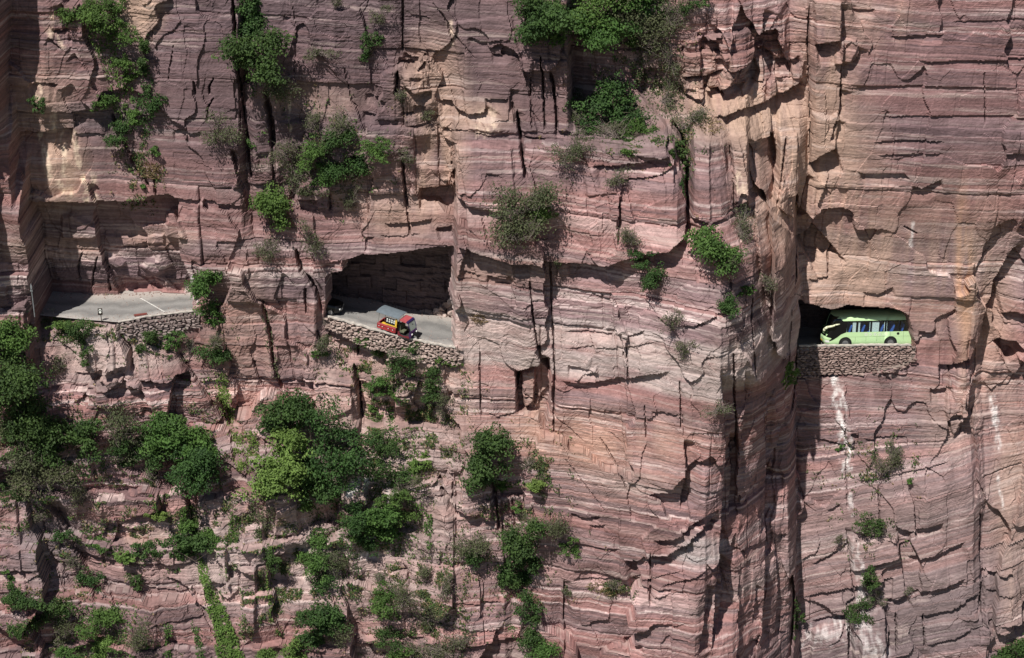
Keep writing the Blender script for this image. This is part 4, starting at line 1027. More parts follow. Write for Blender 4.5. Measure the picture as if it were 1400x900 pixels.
# ------------------------------------------------------------------ the green bus
def build_bus():
    L, HW, R_ = 8.6, 1.17, .62
    yk = 6.6
    nose = at(1124.5, 468, yk + .75)
    zroad = float(kerb_z(at(1170, 474, yk)[0])) + .04
    root = empty("bus", (nose[0], yk + .45 + HW, zroad))
    root.rotation_euler = (0, 0, math.radians(3.0))
    tag(root, "mint green coach with black windows driving out of the right tunnel", "bus")
    def half(z): return np.interp(z, [.25, .5, 2.35, 2.7, 2.9, 3.02, 3.08], [HW - .05, HW, HW, HW - .03, HW - .12, HW - .32, HW - .75])
    def front(z): return np.interp(z, [.25, .45, .9, 1.25, 1.8, 2.3, 2.65, 2.9, 3.08], [.16, .04, 0, .04, .18, .34, .50, .68, .92])
    def P(s, z, out=0.0):
        """shell point: s metres round the plan from the middle of the nose (+ = near side), z up"""
        hw = half(z); r = min(R_, hw * .6); fl = hw - r; arc = r * math.pi / 2
        a = abs(s); sg = 1 if s >= 0 else -1
        if a <= fl: x, y, nx, ny = 0, a, -1, 0
        elif a <= fl + arc:
            th = (a - fl) / r; x = r - r * math.cos(th); y = fl + r * math.sin(th); nx, ny = -math.cos(th), math.sin(th)
        else: x = r + a - fl - arc; y = hw; nx, ny = 0, 1
        bow = .10 * (1 - (min(a, fl) / max(fl, .01)) ** 2) if a <= fl else 0
        return Vector((min(x - bow + front(z) * max(0, 1 - x / 3.4), L) + nx * out, -(y + ny * out) * sg, z))
    S0 = .55 + .974                                            # s where the straight side begins (x = R_)
    def sx(x): return S0 + x - R_
    smax = sx(L)
    wins = [(sx(1.95), sx(2.95)), (sx(3.05), sx(4.25)), (sx(4.35), sx(5.6)), (sx(5.7), sx(6.95)), (sx(7.05), sx(8.2))]
    ZB, ZT = 1.54, 2.56
    zs_ = sorted(set([.25, .3, .4, .5, .62, .75, .9, 1.05, 1.2, 1.35, 1.46, ZB, 1.9, 2.2, ZT, 2.62, 2.7, 2.78, 2.85, 2.9, 2.95, 3.0, 3.04, 3.08]))
    half_s = sorted(set(list(np.linspace(0, .55, 6)) + list(np.linspace(.55, S0, 10)) + list(np.arange(S0 + .1, sx(1.95), .2)) + [v for w in wins for v in w] + list(np.arange(sx(2.2), smax, .35)) + [smax]))
    ss = [-v for v in half_s[:0:-1]] + half_s
    bm = bmesh.new()
    vv = [[bm.verts.new(P(s, z)) for s in ss] for z in zs_]
    def in_win(sm, zm): return ZB < zm < ZT and any(a < abs(sm) < b for a, b in wins)
    def in_shield(sm, zm): return abs(sm) < S0 - .1 and 1.30 < zm < 3.0
    for i in range(len(zs_) - 1):
        for j in range(len(ss) - 1):
            sm, zm = (ss[j] + ss[j+1]) / 2, (zs_[i] + zs_[i+1]) / 2
            if in_win(sm, zm) or in_shield(sm, zm): continue
            bm.faces.new((vv[i][j], vv[i][j+1], vv[i+1][j+1], vv[i+1][j]))
    bm.faces.new([vv[-1][j] for j in range(len(ss))])
    for i in range(len(zs_) - 1): bm.faces.new((vv[i][0], vv[i+1][0], vv[i+1][-1], vv[i][-1]))
    bm.faces.new([vv[0][j] for j in range(len(ss))][::-1])
    bmesh.ops.recalc_face_normals(bm, faces=bm.faces)
    me = bpy.data.meshes.new("body"); bm.to_mesh(me); bm.free()
    for p in me.polygons: p.use_smooth = True
    me.materials.append(M_mint)
    body = link("body", me, root)
    def patch(name, mat, poly_s, zs2, out=.012, parent=root, n=10):
        """a sheet fitted to the shell between s-limits given per height"""
        V = []; 
        for z in zs2:
            a, b_ = poly_s(z)
            V += [tuple(P(a + (b_ - a) * t, z, out)) for t in np.linspace(0, 1, n)]
        return link(name, np_mesh(name, V, grid_faces(len(zs2), n), True), parent, mat)
    # glazing
    zz = np.linspace(ZB, ZT, 5)
    for a, b_ in wins:
        w = patch("window", M_glass, lambda z: (a, b_), zz, .004)
        w2 = patch("window", M_glass, lambda z: (-b_, -a), zz, .004)
    ws = np.linspace(1.30, 3.0, 16)
    patch("windscreen", M_glass, lambda z: (-(S0 - .1), S0 - .1), ws, .006, n=28)
    # dark lining inside the shell
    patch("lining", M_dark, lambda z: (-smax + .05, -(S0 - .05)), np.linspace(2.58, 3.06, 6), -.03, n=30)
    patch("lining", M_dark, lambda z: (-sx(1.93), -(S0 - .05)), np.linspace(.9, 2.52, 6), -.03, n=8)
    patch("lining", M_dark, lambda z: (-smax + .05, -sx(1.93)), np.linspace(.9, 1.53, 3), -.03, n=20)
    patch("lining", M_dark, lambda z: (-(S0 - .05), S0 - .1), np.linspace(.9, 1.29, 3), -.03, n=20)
    # black bands round the glass
    patch("window_band", M_black_gloss, lambda z: (sx(1.3), smax), np.linspace(ZT - .015, 2.64, 3), .010, n=24)
    for k in range(len(wins)):
        a = wins[k - 1][1] if k else sx(1.50); b_ = wins[k][0]
        patch("window_post", M_black_gloss, lambda z: (a - .02, b_ + .02), zz, .008, n=4)
    patch("window_post", M_black_gloss, lambda z: (wins[-1][1] - .02, smax), zz, .008, n=4)
    # black swoosh: front corner and down to the lamp
    sw = np.linspace(.58, 2.95, 26)
    def swoosh(z):
        right = np.interp(z, [.58, .80, 1.05, 1.35, 1.54, 2.5, 2.95], [S0 - .35, sx(.85), sx(1.22), sx(1.55), sx(2.0), sx(1.72), sx(.75)])
        left = np.interp(z, [.58, .70, .86, 1.0, 1.3, 2.5, 2.95], [S0 - .55, S0 - .25, S0 + .05, S0 - .6, S0 - .32, S0 - .16, S0 - .16])
        return left, right
    patch("front_pillar", M_black_gloss, swoosh, sw, .009, n=14)
    patch("grille_band", M_black_gloss, lambda z: (-(S0 - .5), S0 - .5), np.linspace(1.02, 1.32, 6), .010, n=20)
    patch("nose_flash", M_mint, lambda z: (np.interp(z, [.84, 1.0, 1.12], [S0 - 1.2, S0 - 1.3, S0 - 1.35]), np.interp(z, [.84, .98, 1.12], [sx(.55), sx(.75), S0 - .55])), np.linspace(.84, 1.12, 6), .022, n=16)
    patch("headlight", M_lamp, lambda z: (S0 - .55, S0 - .12), np.linspace(.56, .76, 4), .024, n=8)
    patch("headlight", M_lamp, lambda z: (-(S0 - .12), -(S0 - .55)), np.linspace(.56, .76, 4), .024, n=8)
    patch("number_plate", M_yellow, lambda z: (.05, .50), np.linspace(.48, .62, 3), .02, n=4)
    # roof flash of bright paint and panel joints
    for x in (2.9, 3.9, 4.9, 6.15, 7.35): patch("panel_joint", M_black, lambda z: (sx(x), sx(x) + .014), np.linspace(.42, 1.06 if x < 6 else 1.55, 4), .004, n=2)
    patch("panel_joint", M_black, lambda z: (sx(1.9), smax), np.linspace(1.06, 1.072, 2), .004, n=20)
    patch("engine_grille", M_black, lambda z: (sx(8.1), sx(8.5)), np.linspace(.45, .95, 3), .008, n=4)
    k = Kit(); k.cyl(P(sx(6.85), 1.33, -.01), P(sx(6.85), 1.33, .015), .125, 20); k.done("fuel_cap", M_black, root)
    # wheels in black arches
    for x in (2.0, 6.2):
        for sg in (1, -1):
            y = -sg * HW
            a = Kit().cyl((x, y + sg * .05, .47), (x, y - sg * .010, .47), .60, 28).done("wheel_arch", M_black, root)
            wheel(root, (x, y + sg * .08, .45), .46, .22, (0, 1, 0), M_tyre, M_steel)
    # mirrors
    t = [P(S0 - .05, 2.50, .03)] + [P(S0 - .35 + q[0], q[1], q[2]) for q in ((-.1, 2.50, .22), (-.4, 2.42, .42), (-.62, 2.2, .50), (-.7, 1.92, .50), (-.7, 1.75, .48))]
    t = [P(sx(1.15), 2.36, .02), P(sx(.7), 2.34, .12), P(S0 - .1, 2.28, .24), P(S0 - .45, 2.12, .34), P(S0 - .58, 1.9, .36), P(S0 - .6, 1.66, .34)]
    m = Kit().tube(t, [.06, .075, .095, .12, .13, .09], 10).done("mirror", M_cream, root, True)
    t = [P(-(S0 - .3), 2.75, .02), P(-(S0 - .5), 2.9, .3), P(-(S0 - .7), 2.8, .52), P(-(S0 - .75), 2.45, .6)]
    Kit().tube(t, [.03, .03, .03, .06], 8).done("mirror", M_black, root, True)
    # inside: floor, curtains, seats
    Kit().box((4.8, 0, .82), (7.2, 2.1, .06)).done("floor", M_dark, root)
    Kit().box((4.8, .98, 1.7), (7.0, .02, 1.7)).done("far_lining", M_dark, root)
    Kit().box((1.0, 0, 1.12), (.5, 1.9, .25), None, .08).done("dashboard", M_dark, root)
    def curtain(x0, x1):
        k = Kit(); n = max(4, int((x1 - x0) / .07)); 
        xs2 = np.linspace(x0, x1, n * 2)
        for i in range(len(xs2) - 1):
            ya, yb2 = -1.09 - .012 * (i % 2), -1.09 - .012 * ((i + 1) % 2)
            k.quad((xs2[i], ya, 1.44), (xs2[i+1], yb2, 1.44), (xs2[i+1], yb2, 2.6), (xs2[i], ya, 2.6))
        k.done("curtain", M_curtain, root)
    for a, b_ in ((2.00, 2.10), (2.62, 2.93), (3.10, 3.30), (4.18, 4.24), (4.42, 5.06), (5.52, 5.58), (5.74, 5.80)): curtain(a, b_)
    def seat(x, y):
        k = Kit(); k.box((x, y, 1.22), (.5, .44, .16), None, .05); k.box((x + .30, y, 1.68), (.15, .44, .95), Matrix.Rotation(math.radians(16), 3, 'Y'), .05); k.done("seat", M_seat, root)
    for x in (2.15, 3.35, 4.15, 5.1, 6.1, 7.0):
        for y in (-.78, -.30, .5): seat(x, y)
    # pale lettering along the flank
    tx = bpy.data.curves.new("lettering", 'FONT'); tx.body = "新乡客云山"; tx.size = .36; tx.space_character = 1.32; tx.extrude = .004
    to = bpy.data.objects.new("lettering", tx); col.objects.link(to)
    dg = bpy.context.evaluated_depsgraph_get(); mt = bpy.data.meshes.new_from_object(to.evaluated_get(dg)); bpy.data.objects.remove(to)
    mt.materials.clear(); mt.materials.append(M_whitep)
    o = link("lettering", mt, root); o.location = (3.72, -HW - .012, 1.16); o.rotation_euler = (math.pi / 2, 0, 0)
    return root
BUS = build_bus()

# ------------------------------------------------------------------ the red electric three-wheeler
def build_trike():
    a = on_road(519, 453); b_ = on_road(569, 463)
    mid = (a + b_) / 2
    f = Vector(b_ - a); yaw = math.atan2(f.y, f.x) - math.radians(16); pit = -math.atan2(f.z, math.hypot(f.x, f.y))
    mid = on_road(543.5, 457.5)
    root = empty("cargo_tricycle", (mid[0], mid[1], mid[2] - .02))
    root.rotation_euler = (0, pit, yaw)
    root.scale = (1.05, 1.05, 1.05)
    tag(root, "red three-wheeled cargo tricycle with grey canopy and yellow sign on the tunnel road", "tricycle")
    W = .62
    def frame_side(y, name):                                    # pressed steel panel with ribs
        k = Kit(); k.box((-.82, y, .58), (1.72, .035, .36)); k.box((-.82, y - math.copysign(.02, -y), .74), (1.74, .05, .05)); k.box((-.82, y - math.copysign(.02, -y), .42), (1.74, .05, .05))
        for x in (-1.62, -1.1, -.54, -.02): k.box((x, y - math.copysign(.02, -y), .58), (.05, .05, .34))
        return k.done(name, M_red, root)
    for sg in (-1, 1):
        p = frame_side(sg * W, "side_panel")
        rail = Kit(); rail.box((-.82, sg * W, .86), (1.72, .025, .05)); rail.box((-.82, sg * W, .80), (1.70, .015, .09)); rail.done("rail", M_cabred, root)
        for x in (-1.5, -1.18, -.62, -.2): Kit().box((x, sg * (W + .045), .62), (.07, .02, .07), None, .008).done("marker_lamp", M_lamp, root)
    Kit().box((-.82, 0, .41), (1.70, 1.22, .05)).done("bed_floor", M_dark, root)
    k = Kit(); k.box((-1.68, 0, .60), (.04, 1.26, .40)); k.box((-1.70, 0, .78), (.05, 1.26, .05)); k.done("tailgate", M_red, root)
    k = Kit(); k.box((.04, 0, .64), (.04, 1.24, .48)); k.done("headboard", M_red, root)
    for x in (-1.62, .02):
        for y in (-W, W): Kit().cyl((x, y, .6), (x, y, 1.92), .022, 8).done("canopy_post", M_steel, root)
    k = Kit()
    n = 6
    for i in range(n):                                          # slightly bowed sheet
        y0, y1 = -.82 + 1.64 * i / n, -.82 + 1.64 * (i + 1) / n
        z0, z1 = 1.98 - .10 * (y0 / .82) ** 2, 1.98 - .10 * (y1 / .82) ** 2
        k.quad((-1.86, y0, z0), (.28, y0, z0), (.28, y1, z1), (-1.86, y1, z1)); k.quad((-1.86, y0, z0 - .04), (.28, y0, z0 - .04), (.28, y1, z1 - .04), (-1.86, y1, z1 - .04))
        for xx in (-1.86, .28): k.quad((xx, y0, z0), (xx, y1, z1), (xx, y1, z1 - .04), (xx, y0, z0 - .04))
    for y in (-.82, .82): k.quad((-1.86, y, 1.88), (.28, y, 1.88), (.28, y, 1.84), (-1.86, y, 1.84))
    k.done("canopy", M_canopy, root)
    # sign board leaning on the near rail: yellow frame, black panel, white characters
    sg = Kit(); sg.box((-.46, -.60, 1.26), (.98, .03, .66)); board = sg.done("sign_board", M_black, root)
    k = Kit(); k.box((-.40, -.62, .97), (1.06, .05, .09)); k.box((.02, -.62, 1.30), (.16, .05, .74)); k.done("sign_frame", M_yellow, board)
    k = Kit(); r = random.Random(3)
    for row in (1.44, 1.26):
        for c in range(4):
            cx = -.82 + c * .22
            for q in range(3): k.box((cx, -.622, row + .055 - q * .05), (r.uniform(.11, .17), .012, .022))
            for q in range(2): k.box((cx + (q - .5) * .09, -.624, row), (.022, .012, r.uniform(.1, .14)))
    k.done("white_characters", M_whitep, board)
    k = Kit(); k.box((-1.1, -.3, .62), (.7, .5, .34), None, .05); k.box((-.5, .1, .6), (.6, .7, .3), None, .05); k.done("cargo", M_yellow, root)
    # cab
    R3 = [(.30, 1.70), (.95, 1.66), (1.12, 1.58)]
    k = Kit(); k.prism([(.26, 1.66), (.28, 1.74), (.95, 1.72), (1.06, 1.64), (1.06, 1.58), (.3, 1.62)], -.60, .60); k.done("cab_roof", M_cabred, root)
    k = Kit(); k.prism([(.93, 1.735), (1.08, 1.66), (1.12, 1.58), (1.05, 1.57), (.93, 1.66)], -.62, .62)
    for y in (-.58, .58): k.tube([(1.08, y, 1.62), (1.30, y, 1.15), (1.40, y * .93, .80), (1.40, y * .9, .35)], .032, 8)
    k.done("cab_frame", M_violet, root)
    k = Kit(); k.quad((1.10, -.55, 1.60), (1.10, .55, 1.60), (1.38, .52, .92), (1.38, -.52, .92))
    ws = k.done("windscreen", plain_mat("hazy_windscreen", (.42, .47, .43), .15, noise=.12, nscale=3), root)
    Kit().box((1.20, .1, 1.32), (.03, .16, .10)).done("mirror", M_black, ws)
    k = Kit(); k.prism([(1.34, .90), (1.44, .86), (1.52, .60), (1.44, .30), (1.30, .28), (1.28, .9)], -.54, .54); k.done("front_panel", M_purple, root)
    k = Kit(); k.prism([(.26, .28), (1.34, .28), (1.36, .40), (1.18, .46), (.8, .36), (.5, .40), (.40, .62), (.26, .70)], -.60, -.55); k.done("door_sill", M_sill, root)
    k = Kit(); k.prism([(.26, .28), (1.34, .28), (1.36, .40), (1.18, .46), (.8, .36), (.5, .40), (.40, .62), (.26, .70)], .55, .60); k.done("door_sill", M_sill, root)
    k = Kit(); k.box((.8, 0, .30), (1.1, 1.1, .05)); k.done("cab_floor", M_dark, root)
    for y in (-.56, .56): Kit().tube([(.30, y, .60), (.30, y, 1.66)], .04, 8).done("cab_post", M_black, root)
    k = Kit(); k.box((.55, 0, .62), (.46, .95, .16), None, .04); k.box((.34, 0, .98), (.12, .95, .62), Matrix.Rotation(math.radians(-8), 3, 'Y'), .04); k.done("seat", M_olive, root)
    Kit().tube([(1.30, 0, .7), (1.10, 0, 1.02)], .03, 8).tube([(1.12, -.32, 1.06), (1.10, 0, 1.02), (1.12, .32, 1.06)], .022, 8).done("handlebar", M_black, root)
    for y in (-.40, .40): Kit().cyl((1.44, y, .66), (1.54, y, .64), .09, 14).done("headlight", M_lamp, root)
    Kit().tube([(1.12, -.62, 1.42), (1.22, -.80, 1.40)], .015, 6).box((1.24, -.86, 1.38), (.04, .12, .18)).done("wing_mirror", M_black, root)
    k = Kit(); k.prism([(1.32, .36), (1.34, .60), (1.50, .72), (1.78, .70), (1.94, .52), (1.86, .48), (1.72, .60), (1.50, .60), (1.40, .42)], -.17, .17); k.done("front_mudguard", M_black, root)
    wheel(root, (1.66, 0, .29), .29, .14, (0, 1, 0), M_tyre, M_steel)
    for y in (-.50, .50): wheel(root, (-.95, y, .29), .29, .16, (0, 1, 0), M_tyre, M_steel)
    return root
build_trike()

# ------------------------------------------------------------------ the black car coming out of the dark
def build_car():
    nose = on_road(466, 434)
    root = empty("parked_car", (nose[0], nose[1] + .9, nose[2]))
    p0, p1 = on_road(450, 431), on_road(485, 440)
    root.rotation_euler = (0, -math.atan2(p1[2] - p0[2], p1[0] - p0[0]), math.radians(-10))
    tag(root, "black car half hidden in the tunnel shadow behind the three-wheeler", "car")
    M_car = plain_mat("black_car_paint", (.006, .006, .007), .30, noise=.1, coat=.15)
    sec = [(-4.35, .5, .95, .75), (-4.2, .32, 1.05, .80), (-3.3, .28, 1.08, .88), (-2.2, .26, 1.06, .90), (-1.2, .26, 1.02, .90), (-.5, .28, .95, .86), (-.12, .34, .84, .78), (0, .42, .72, .66)]
    bm = bmesh.new(); rings = []
    for x, zb_, zt, hw in sec:
        pr = [(-hw * .96, zb_), (-hw, zb_ + .25), (-hw * .99, zt - .12), (-hw * .90, zt), (0, zt + .04), (hw * .90, zt), (hw * .99, zt - .12), (hw, zb_ + .25), (hw * .96, zb_)]
        rings.append([bm.verts.new((x, y, z)) for y, z in pr])
    for i in range(len(rings) - 1):
        for j in range(9): bm.faces.new((rings[i][j], rings[i][(j+1) % 9], rings[i+1][(j+1) % 9], rings[i+1][j]))
    bm.faces.new(rings[0]); bm.faces.new(rings[-1][::-1])
    bmesh.ops.recalc_face_normals(bm, faces=bm.faces)
    me = bpy.data.meshes.new("body"); bm.to_mesh(me); bm.free()
    for p in me.polygons: p.use_smooth = True
    me.materials.append(M_car); link("body", me, root)
    k = Kit(); k.prism([(-4.1, 1.05), (-3.7, 1.50), (-2.2, 1.52), (-1.2, 1.04)], -.70, .70); cab = k.done("cabin", M_black_gloss, root)
    k = Kit(); k.prism([(-3.72, 1.50), (-3.6, 1.56), (-2.3, 1.57), (-2.15, 1.50)], -.72, .72); k.done("roof", M_car, root)
    [Kit().tube([(-2.18, q * .70, 1.53), (-1.18, q * .76, 1.05)], .04, 6).done("screen_pillar", M_steel, root) for q in (-1, 1)]
    for y in (-.56, .56): Kit().box((-.10, y, .66), (.22, .36, .13), None, .03).done("headlight", M_lamp, root)
    Kit().box((.02, 0, .46), (.03, .46, .14)).done("number_plate", M_whitep, root)
    Kit().box((-.0, 0, .62), (.05, .7, .10)).done("grille", M_steel, root)
    for x in (-.85, -3.45):
        for y in (-.82, .82): wheel(root, (x, y, .32), .32, .2, (0, 1, 0), M_tyre, M_steel)
build_car()

# ------------------------------------------------------------------ small roadside things at the left bend
def build_sign():
    p = at(139.5, 441, -1.35)
    root = empty("sign_post", (p[0], p[1], p[2]))
    tag(root, "small dark signboard with white emblem on a post at the road edge", "sign")
    Kit().cyl((0, 0, -.3), (-.06, 0, .72), .035, 10).done("post", M_brown, root)
    Kit().box((.16, -.02, .03), (.26, .04, .05)).done("foot", M_brown, root)
    bd = Kit().box((-.09, -.03, 1.02), (.40, .05, .62), None, .02).done("board", M_brown, root)
    k = Kit(); k.cyl((-.09, -.058, 1.16), (-.09, -.064, 1.16), .12, 16); k.box((-.09, -.061, 1.13), (.28, .006, .06)); k.cyl((-.09, -.058, .98), (-.09, -.0645, .98), .105, 16); k.box((-.09, -.061, 1.05), (.12, .006, .10))
    k.done("emblem", M_whitep, bd)
build_sign()
def build_pole():
    p = at(47.2, 429, -2.85)
    root = empty("roadside_pole", (p[0], p[1], p[2]))
    tag(root, "thin grey metal pole beside the left rock buttress", "pole")
    Kit().cyl((0, 0, -.3), (-.10, 0, 2.75), .05, 8).done("shaft", M_pole, root)
    k = Kit(); k.box((-.08, -.06, 2.45), (.14, .10, .30)); k.box((-.09, -.05, 2.15), (.22, .06, .16)); k.done("clamp_box", M_pole, root)
build_pole()
def build_plank():
    a, b_ = on_road(183.5, 433), on_road(201, 430)
    d = Vector(b_ - a); m = Vector((a + b_) / 2)
    o = Kit().box((0, 0, .09), (d.length, .22, .14), None, .015).done("plank", M_rust)
    o.location = m; o.rotation_euler = (0, 0, math.atan2(d.y, d.x))
    tag(o, "red-brown beam lying on the road near the stone wall", "beam")
build_plank()
def build_marker():
    p = on_road(72, 430)
    root = empty("triangle_marker", (p[0], p[1], p[2] - .05))
    tag(root, "small grey triangular marker at the road edge near the shadow", "marker")
    k = Kit(); k.prism([(-.26, .62), (.26, .66), (.06, .22)], -.02, .02); k.done("plate", plain_mat("grey_plate", (.10, .095, .095), .7), root)
    k = Kit(); k.tube([(.06, 0, .3), (.05, 0, -.1)], .025, 6); k.done("stake", M_pole, root)
build_marker()
# ------------------------------------------------------------------ plants
def leaf_mat(name, dark, light, trans=.35):
    m, nt, b = new_mat(name)
    N, L = nt.nodes, nt.links
    a = N.new("ShaderNodeAttribute"); a.attribute_name = "tone"
    oi = N.new("ShaderNodeObjectInfo")
    mx = N.new("ShaderNodeMix"); mx.data_type = 'RGBA'; mx.inputs[6].default_value = (*dark, 1); mx.inputs[7].default_value = (*light, 1); L.new(a.outputs["Fac"], mx.inputs[0])
    hs = N.new("ShaderNodeHueSaturation")
    mr = N.new("ShaderNodeMapRange"); mr.inputs[3].default_value = .488; mr.inputs[4].default_value = .512; L.new(oi.outputs["Random"], mr.inputs[0]); L.new(mr.outputs[0], hs.inputs["Hue"])
    L.new(mx.outputs[2], hs.inputs["Color"])
    tr = N.new("ShaderNodeBsdfTranslucent"); L.new(hs.outputs[0], tr.inputs[0])
    L.new(hs.outputs[0], b.inputs["Base Color"]); b.inputs["Roughness"].default_value = .6; b.inputs["Specular IOR Level"].default_value = .25
    ms = N.new("ShaderNodeMixShader"); ms.inputs[0].default_value = trans
    L.new(b.outputs[0], ms.inputs[1]); L.new(tr.outputs[0], ms.inputs[2])
    L.new(ms.outputs[0], next(n for n in N if n.type == 'OUTPUT_MATERIAL').inputs[0])
    return m
M_leaf = {
 'D': leaf_mat("leaf_deep_green", (.026, .055, .018), (.090, .165, .045)),
 'G': leaf_mat("leaf_fresh_green", (.042, .085, .022), (.135, .240, .058)),
 'Y': leaf_mat("leaf_yellow_green", (.085, .140, .032), (.22, .33, .085)),
 'O': leaf_mat("leaf_olive", (.060, .075, .034), (.150, .170, .085)),
 'S': leaf_mat("leaf_straw", (.20, .15, .075), (.38, .30, .16)),
}
M_bark = plain_mat("bark", (.10, .075, .06), .95, noise=.3, nscale=8)
M_twig = plain_mat("grey_twig", (.20, .165, .145), .95, noise=.3, nscale=8)

def leaves(P, Nrm, size, tone, r, droop=.25):
    """one folded rhombic leaf per point"""
    n = len(P)
    a = r.normal(size=(n, 3)); a -= (a * Nrm).sum(1, keepdims=True) * Nrm
    a /= np.linalg.norm(a, axis=1, keepdims=True) + 1e-9
    b = np.cross(Nrm, a)
    s = size * r.uniform(.6, 1.35, (n, 1))
    V = np.empty((n, 4, 3))
    V[:, 0] = P - a * s * .5
    V[:, 1] = P + b * s * .32 + Nrm * s * .06
    V[:, 2] = P + a * s * .5 - np.array([0, 0, 1.0]) * s * droop
    V[:, 3] = P - b * s * .32 + Nrm * s * .06
    F = np.arange(n * 4).reshape(n, 4)
    return V.reshape(-1, 3), F, np.repeat(tone, 4)

def foliage_mesh(name, V, F, T):
    me = np_mesh(name, V, F)
    set_float(me, "tone", np.clip(T, 0, 1))
    return me

def limb_mesh(paths, n=4):
    """tapered limbs: list of [(point, radius), ...]"""
    V, F = [], []
    for path in paths:
        base = len(V)
        for i, (p, rad) in enumerate(path):
            q = path[min(i + 1, len(path) - 1)][0]; o = path[max(i - 1, 0)][0]
            d = np.array(q) - np.array(o); d = d / (np.linalg.norm(d) + 1e-9)
            u = np.cross(d, (0.3, 1, 0.2)); u /= np.linalg.norm(u) + 1e-9; w = np.cross(d, u)
            for k in range(n):
                t = 2 * math.pi * k / n
                V.append(np.array(p) + (u * math.cos(t) + w * math.sin(t)) * rad)
        for i in range(len(path) - 1):
            for k in range(n):
                F.append((base + i*n + k, base + i*n + (k+1) % n, base + (i+1)*n + (k+1) % n, base + (i+1)*n + k))
    return np_mesh("limbs", np.array(V), np.array(F))

PLANT_NAME = {'tree': 'tree', 'bush': 'bush', 'grass': 'grass_tuft'}
def plant(cx, cy, rx, ry, kind, what, label, group, dens=1.0, leaf=None):
    r = np.random.default_rng(int(cx * 131 + cy * 17))
    if what != 'grass': rx, ry = rx * (1.3 if what == 'tree' else 1.2), ry * (1.28 if what == 'tree' else 1.18)
    hit = surface_hit(cx, cy)
    sc = 15.3
    wx, wz = rx / sc, ry / sc / CP
    dep = min(wx, wz) * .75 + .15 * max(wx, wz)
    back = dep * .62
    c = hit + np.array([0, -back, back * math.tan(PITCH)])
    root_pt = surface_hit(cx + r.uniform(-.2, .2) * rx, cy + ry * .55)
    name = {'tree': 'tree', 'bush': 'bush', 'grass': 'grass_clump'}[what]
    root = empty(name, tuple(root_pt))
    tag(root, label, what if what != 'grass' else 'grass clump', group)
    area = math.pi * wx * wz
    sparse = {'O': .50, 'S': .6}.get(kind, 1.0) * dens
    if what == 'grass':
        nb = int(60 * area + 40)
        th = r.uniform(0, 2 * math.pi, nb); q = np.sqrt(r.uniform(0, 1, nb))
        B = np.stack([c[0] + wx * q * np.cos(th), np.zeros(nb), c[2] + wz * q * np.sin(th) * .8 - .1], 1)
        B[:, 1] = [depth_at(x, z) for x, _, z in B]
        L_ = r.uniform(.25, .75, nb)[:, None]
        d = np.stack([r.normal(0, .5, nb), -np.abs(r.normal(.5, .3, nb)), r.normal(.7, .4, nb)], 1); d /= np.linalg.norm(d, axis=1, keepdims=True)
        s = np.cross(d, r.normal(size=(nb, 3))); s /= np.linalg.norm(s, axis=1, keepdims=True)
        tip = B + d * L_ + np.array([0, 0, -.3]) * L_ ** 2
        mid_ = B + d * L_ * .55
        V = np.stack([B - s * .02, B + s * .02, mid_ + s * .03, tip], 1).reshape(-1, 3)
        F = np.arange(nb * 4).reshape(nb, 4); T = np.repeat(r.uniform(0, 1, nb), 4)
        link("blades", foliage_mesh("blades", V - root_pt, F, T), root, M_leaf[kind])
        return root
    # clumps of leaves spread through the crown, uneven in outline
    ncl = int(max(6, min(110, 11 * area ** .8 + 6)))
    # the crown is several uneven lobes, leaning and hanging, not one ball
    nlobe = int(r.integers(3, 6)) if max(wx, wz) > .8 else 2
    LC = np.stack([r.uniform(-.62, .62, nlobe) * wx, r.uniform(-.5, .4, nlobe) * dep, r.uniform(-.6, .6, nlobe) * wz], 1)
    LR = r.uniform(.34, .66, nlobe)
    li = r.choice(nlobe, ncl, p=LR ** 2 / (LR ** 2).sum())
    dirs = r.normal(size=(ncl, 3)); dirs /= np.linalg.norm(dirs, axis=1, keepdims=True)
    rad = r.uniform(.15, 1.0, ncl) ** .6
    CC = LC[li] + dirs * (rad * LR[li])[:, None] * np.array([wx * .95, dep, wz * .85])
    loose = r.random(ncl) < .18                                  # sprays that reach out of the outline
    CC[loose] *= r.uniform(1.1, 1.45, (loose.sum(), 1))
    rc = min(wx, wz) * r.uniform(.14, .36, ncl) * (1.0 if kind != 'O' else 1.2)
    nl = int(min(5200, (210 * area + 80) * sparse))
    size = leaf or {'D': .19, 'G': .19, 'Y': .23, 'O': .15, 'S': .15}[kind]
    size *= np.clip((rx + ry) / 60, .8, 1.25)
    w = rc ** 2; pick = r.choice(ncl, nl, p=w / w.sum())
    o = r.normal(size=(nl, 3)); o /= np.linalg.norm(o, axis=1, keepdims=True)
    rr = rc[pick] * r.uniform(0, 1, nl) ** .45
    flat = .5 if kind in 'GY' else .65
    P = c + CC[pick] + o * rr[:, None] * np.array([1.1, 1.1, flat])
    P[:, 2] -= .10 * rc[pick] * (np.hypot(o[:, 0], o[:, 1]) * rr / rc[pick]) ** 2 * 3
    # keep leaves outside the rock
    dsurf = D[np.clip(np.searchsorted(zs, P[:, 2]), 0, NZ - 1), np.clip(np.searchsorted(xs, P[:, 0]), 0, NX - 1)]
    P[:, 1] = np.minimum(P[:, 1], dsurf - r.uniform(.02, .25, nl))
    Nn = o * .9 + np.array([-.15, -.35, .75]) + r.normal(0, .45, (nl, 3)); Nn /= np.linalg.norm(Nn, axis=1, keepdims=True)
    tone = np.clip(r.uniform(0, 1, ncl)[pick] * .65 + r.uniform(0, 1, nl) * .45 - .05, 0, 1)
    V, F, T = leaves(P, Nn, size, tone, r)
    part = 'crown' if what == 'tree' else 'foliage'
    link(part, foliage_mesh(part, V - root_pt, F, T), root, M_leaf[kind])
    # trunk and limbs up to the clumps
    paths = []
